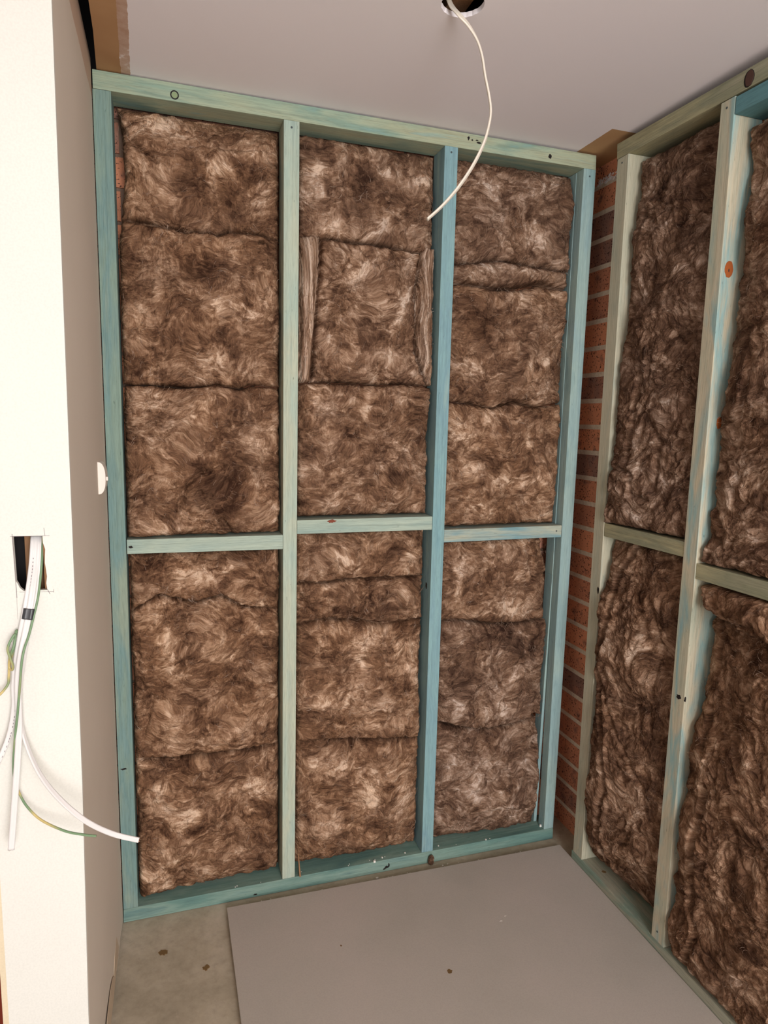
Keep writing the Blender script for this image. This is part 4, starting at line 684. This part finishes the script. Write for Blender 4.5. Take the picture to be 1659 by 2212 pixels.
# crumbs of plaster on the plate and along the sheet
rnd = random.Random(8)
cr = MB()
for i in range(46):
    x = rnd.uniform(.32, 1.35); y = rnd.choice([-.034, -.030, -.026])+rnd.uniform(-.004, .004) if i % 3 else rnd.uniform(.004, .02)
    z = .0005 if y < 0 else .0445; s = rnd.uniform(.0008, .0022)
    cr.box(x-s, x+s, y-s, y+s, z, z+s*1.2)
for x, y, z, s in [(.800,-.002,.0445,.0035),(.802,-.030,.0,.004),(1.455,.020,.0445,.004),(1.468,.012,.0445,.003)]: cr.box(x-s, x+s, y-s*.6, y+s*.6, z, z+s*2)
tag(cr.build('plaster_crumbs', CHIP), 'scattered white plaster crumbs along the bottom plate', 'debris', kind='stuff')
def smear():
    m = MB(); rnd = random.Random(2)
    for i in range(70):
        y = rnd.uniform(-.03, .10); z = 2.352+.22*(y-.05)*.1+rnd.uniform(-.012, .010)+.0; s = rnd.uniform(.002, .006); a = rnd.uniform(-.004, .004)
        m.add([(1.5835,y-s,z-.0015+a),(1.5835,y+s,z-.0015-a),(1.590,y+s,z-.0015-a),(1.590,y-s,z-.0015+a),(1.5815,y-s,z+.0015+a),(1.5815,y+s,z+.0015-a),(1.590,y+s,z+.0015-a),(1.590,y-s,z+.0015+a)], BOXF)
    tag(m.build('mortar_smear', FOAM), 'crusty white smear across the brick strip just under the ceiling', 'mortar', kind='stuff')
smear()

# ---------------------------------------------------------------- switch plate on the return wall
def switch():
    X0 = -.0065; th = .0215; z0, z1 = 1.3350, 1.4155; zc = (z0+z1)/2; hz = (z1-z0)/2
    prof = [(X0, z0)]
    for i in range(17):
        a = -math.pi/2+i*math.pi/16; c, s_ = math.cos(a), math.sin(a)
        prof.append((X0+.004+(th-.004)*abs(c)**.8, zc+hz*math.copysign(abs(s_)**.85, s_)))
    prof.append((X0, z1)); n = len(prof); V = []
    for y, k in [(-.2060, .97), (-.2045, 1), (-.150, 1), (-.130, .86), (-.124, .6)]:
        V += [(X0+(x-X0)*k, y, zc+(z-zc)*(.5+.5*k)) for x, z in prof]
    F = [tuple(range(n)), tuple(range(5*n-1, 4*n-1, -1))]
    for r_ in range(4): F += [(r_*n+i, r_*n+(i+1)%n, (r_+1)*n+(i+1)%n, (r_+1)*n+i) for i in range(n)]
    o = mesh_obj('switch_cover', V, F, PLASTIC); tag(o, 'small ivory plastic switch cover with rounded edge on the raw left wall', 'wall switch')
    box('toggle', X0+th-.001, X0+th+.004, -.190, -.180, 1.368, 1.378, PLASTIC, o, bevel=.001)
switch()

# ---------------------------------------------------------------- cables
def smooth_path(P, k=8):
    P = [Vector(p) for p in P]; out = []
    for i in range(len(P)-1):
        a = P[max(i-1,0)]; b = P[i]; c = P[i+1]; d = P[min(i+2,len(P)-1)]
        for j in range(k):
            t = j/k; out.append(.5*((2*b)+(c-a)*t+(2*a-5*b+4*c-d)*t*t+(3*b-a-3*c+d)*t**3))
    out.append(P[-1]); return out
def cable(name, P, wdt, thk, mat, label, cat='cable', parent=None, twist=None, k=8, group=None, m=24):
    """oval section; twist: list of angles (0 = broad side to the room) spread along the path"""
    Q = smooth_path(P, k); n = len(Q); V = []; F = []
    tw = np.interp(np.linspace(0, 1, n), np.linspace(0, 1, len(twist)), twist) if twist else [0]*n
    for i, p in enumerate(Q):
        t = (Q[min(i+1,n-1)]-Q[max(i-1,0)]).normalized(); side = t.cross(Vector((0,-1,0))); side = side.normalized() if side.length > 1e-4 else Vector((1,0,0)); nn = side.cross(t)
        a = side*math.cos(tw[i])+nn*math.sin(tw[i]); b = t.cross(a)
        for j in range(m):
            q = 2*math.pi*j/m; cx = math.copysign(abs(math.cos(q))**.75, math.cos(q)); cy = math.copysign(abs(math.sin(q))**.9, math.sin(q))*(1-(.30*math.exp(-(cx/.28)**2) if wdt > thk*1.3 else 0)); V.append(p+a*cx*wdt/2+b*cy*thk/2)
    for i in range(n-1):
        for j in range(m): F.append((i*m+j, i*m+(j+1)%m, (i+1)*m+(j+1)%m, (i+1)*m+j))
    F += [tuple(range(m))[::-1], tuple((n-1)*m+j for j in range(m))]
    o = mesh_obj(name, V, F, mat, parent, smooth=True)
    if not parent: tag(o, label, cat, group)
    return o, Q
GC = 'white cables hanging out of the wall cut-out'
def cores(parent, Q, side, n=2, r=.0011, gap=.0026):
    d = (Q[-1]-Q[-3]).normalized()
    for i in range(n):
        off = side*(i-(n-1)/2)*gap; a = Q[-1]-d*.002+off
        cable('copper_core', [a, a+d*.0015, a+d*.003], 2*r, 2*r, COPPER, None, parent=parent, k=2, m=8)
def printing(parent, Q, i0, i1, off, wdt=.0010):
    mb = MB(); rnd = random.Random(1); i = i0
    while i < i1:
        p = Q[i]; q = Q[i+1]; t = (q-p).normalized(); s = t.cross(Vector((0,-1,0))).normalized(); c = p+s*off+Vector((0,-1,0))*.0030
        L = min((q-p).length*.7, rnd.uniform(.002, .004)); a = s*wdt/2; u = t*L; y = Vector((0,.0008,0))
        mb.add([c-a,c+a,c+a+u,c-a+u,c-a+y,c+a+y,c+a+u+y,c-a+u+y], BOXF); i += rnd.choice([1,1,2])
    mb.build('printed_text', PRINT, parent)
c1, Q1 = cable('electrical_cable', CAB1, .0095, .0052, CABLE, 'white cable with faint grey printing, curving off to the left edge', group=GC)
printing(c1, Q1, 14, 84, -.0026)
c2, Q2 = cable('electrical_cable', CAB2, .0112, .0054, CABLE, 'thick white cable hanging straight down, its cut end lowest', group=GC)
cores(c2, Q2, Vector((1,0,0)), 2, .0012, .0040)
c3, Q3 = cable('electrical_cable', CAB3, .0096, .0052, CABLE, 'white cable sweeping right across the wall edge, its tip over the teal stud', group=GC, twist=[0,0,0,.2,.9,1.3,1.3,1.1,.8,.3,0])
cores(c3, Q3, Vector((0,0,1)), 2, .0010, .0040)
e1, _ = cable('earth_wire', EAR1, .0042, .0042, EARTH, 'long green and yellow earth wire curving right beneath the white cable', 'wire', m=10)
e2, _ = cable('earth_wire', EAR2, .0044, .0044, EARTH, 'green and yellow earth wire knotted in a loop at the far left edge', 'wire', m=10, k=10)
pa = [Vector(q) for q in (Q2[32-5], Q2[32], Q2[32+7])]
i0 = min(range(len(Q1)), key=lambda i: abs(Q1[i].z-1.184)); j0 = min(range(len(Q2)), key=lambda i: abs(Q2[i].z-1.182)); i1 = min(range(len(Q1)), key=lambda i: abs(Q1[i].z-1.162)); j1 = min(range(len(Q2)), key=lambda i: abs(Q2[i].z-1.160))
A = (Q1[i0]+Q2[j0])/2+Vector((.003,-.001,0)); B_ = (Q1[i1]+Q2[j1])/2+Vector((.003,-.001,0))
tp_, _ = cable('black_tape', [A, (A+B_)/2, B_], .0190, .0105, TAPE, 'short band of black tape binding the white cables together', 'tape', k=4)
cc, Qc = cable('ceiling_cable', CEIL, .0112, .0058, CREAM, 'cream cable hanging in a long curve from the round ceiling hole', 'cable', twist=[0,0,.2,.6,1.0,1.2,1.2,1.2,1.1,1.0,.9,1.0,1.2,1.2])
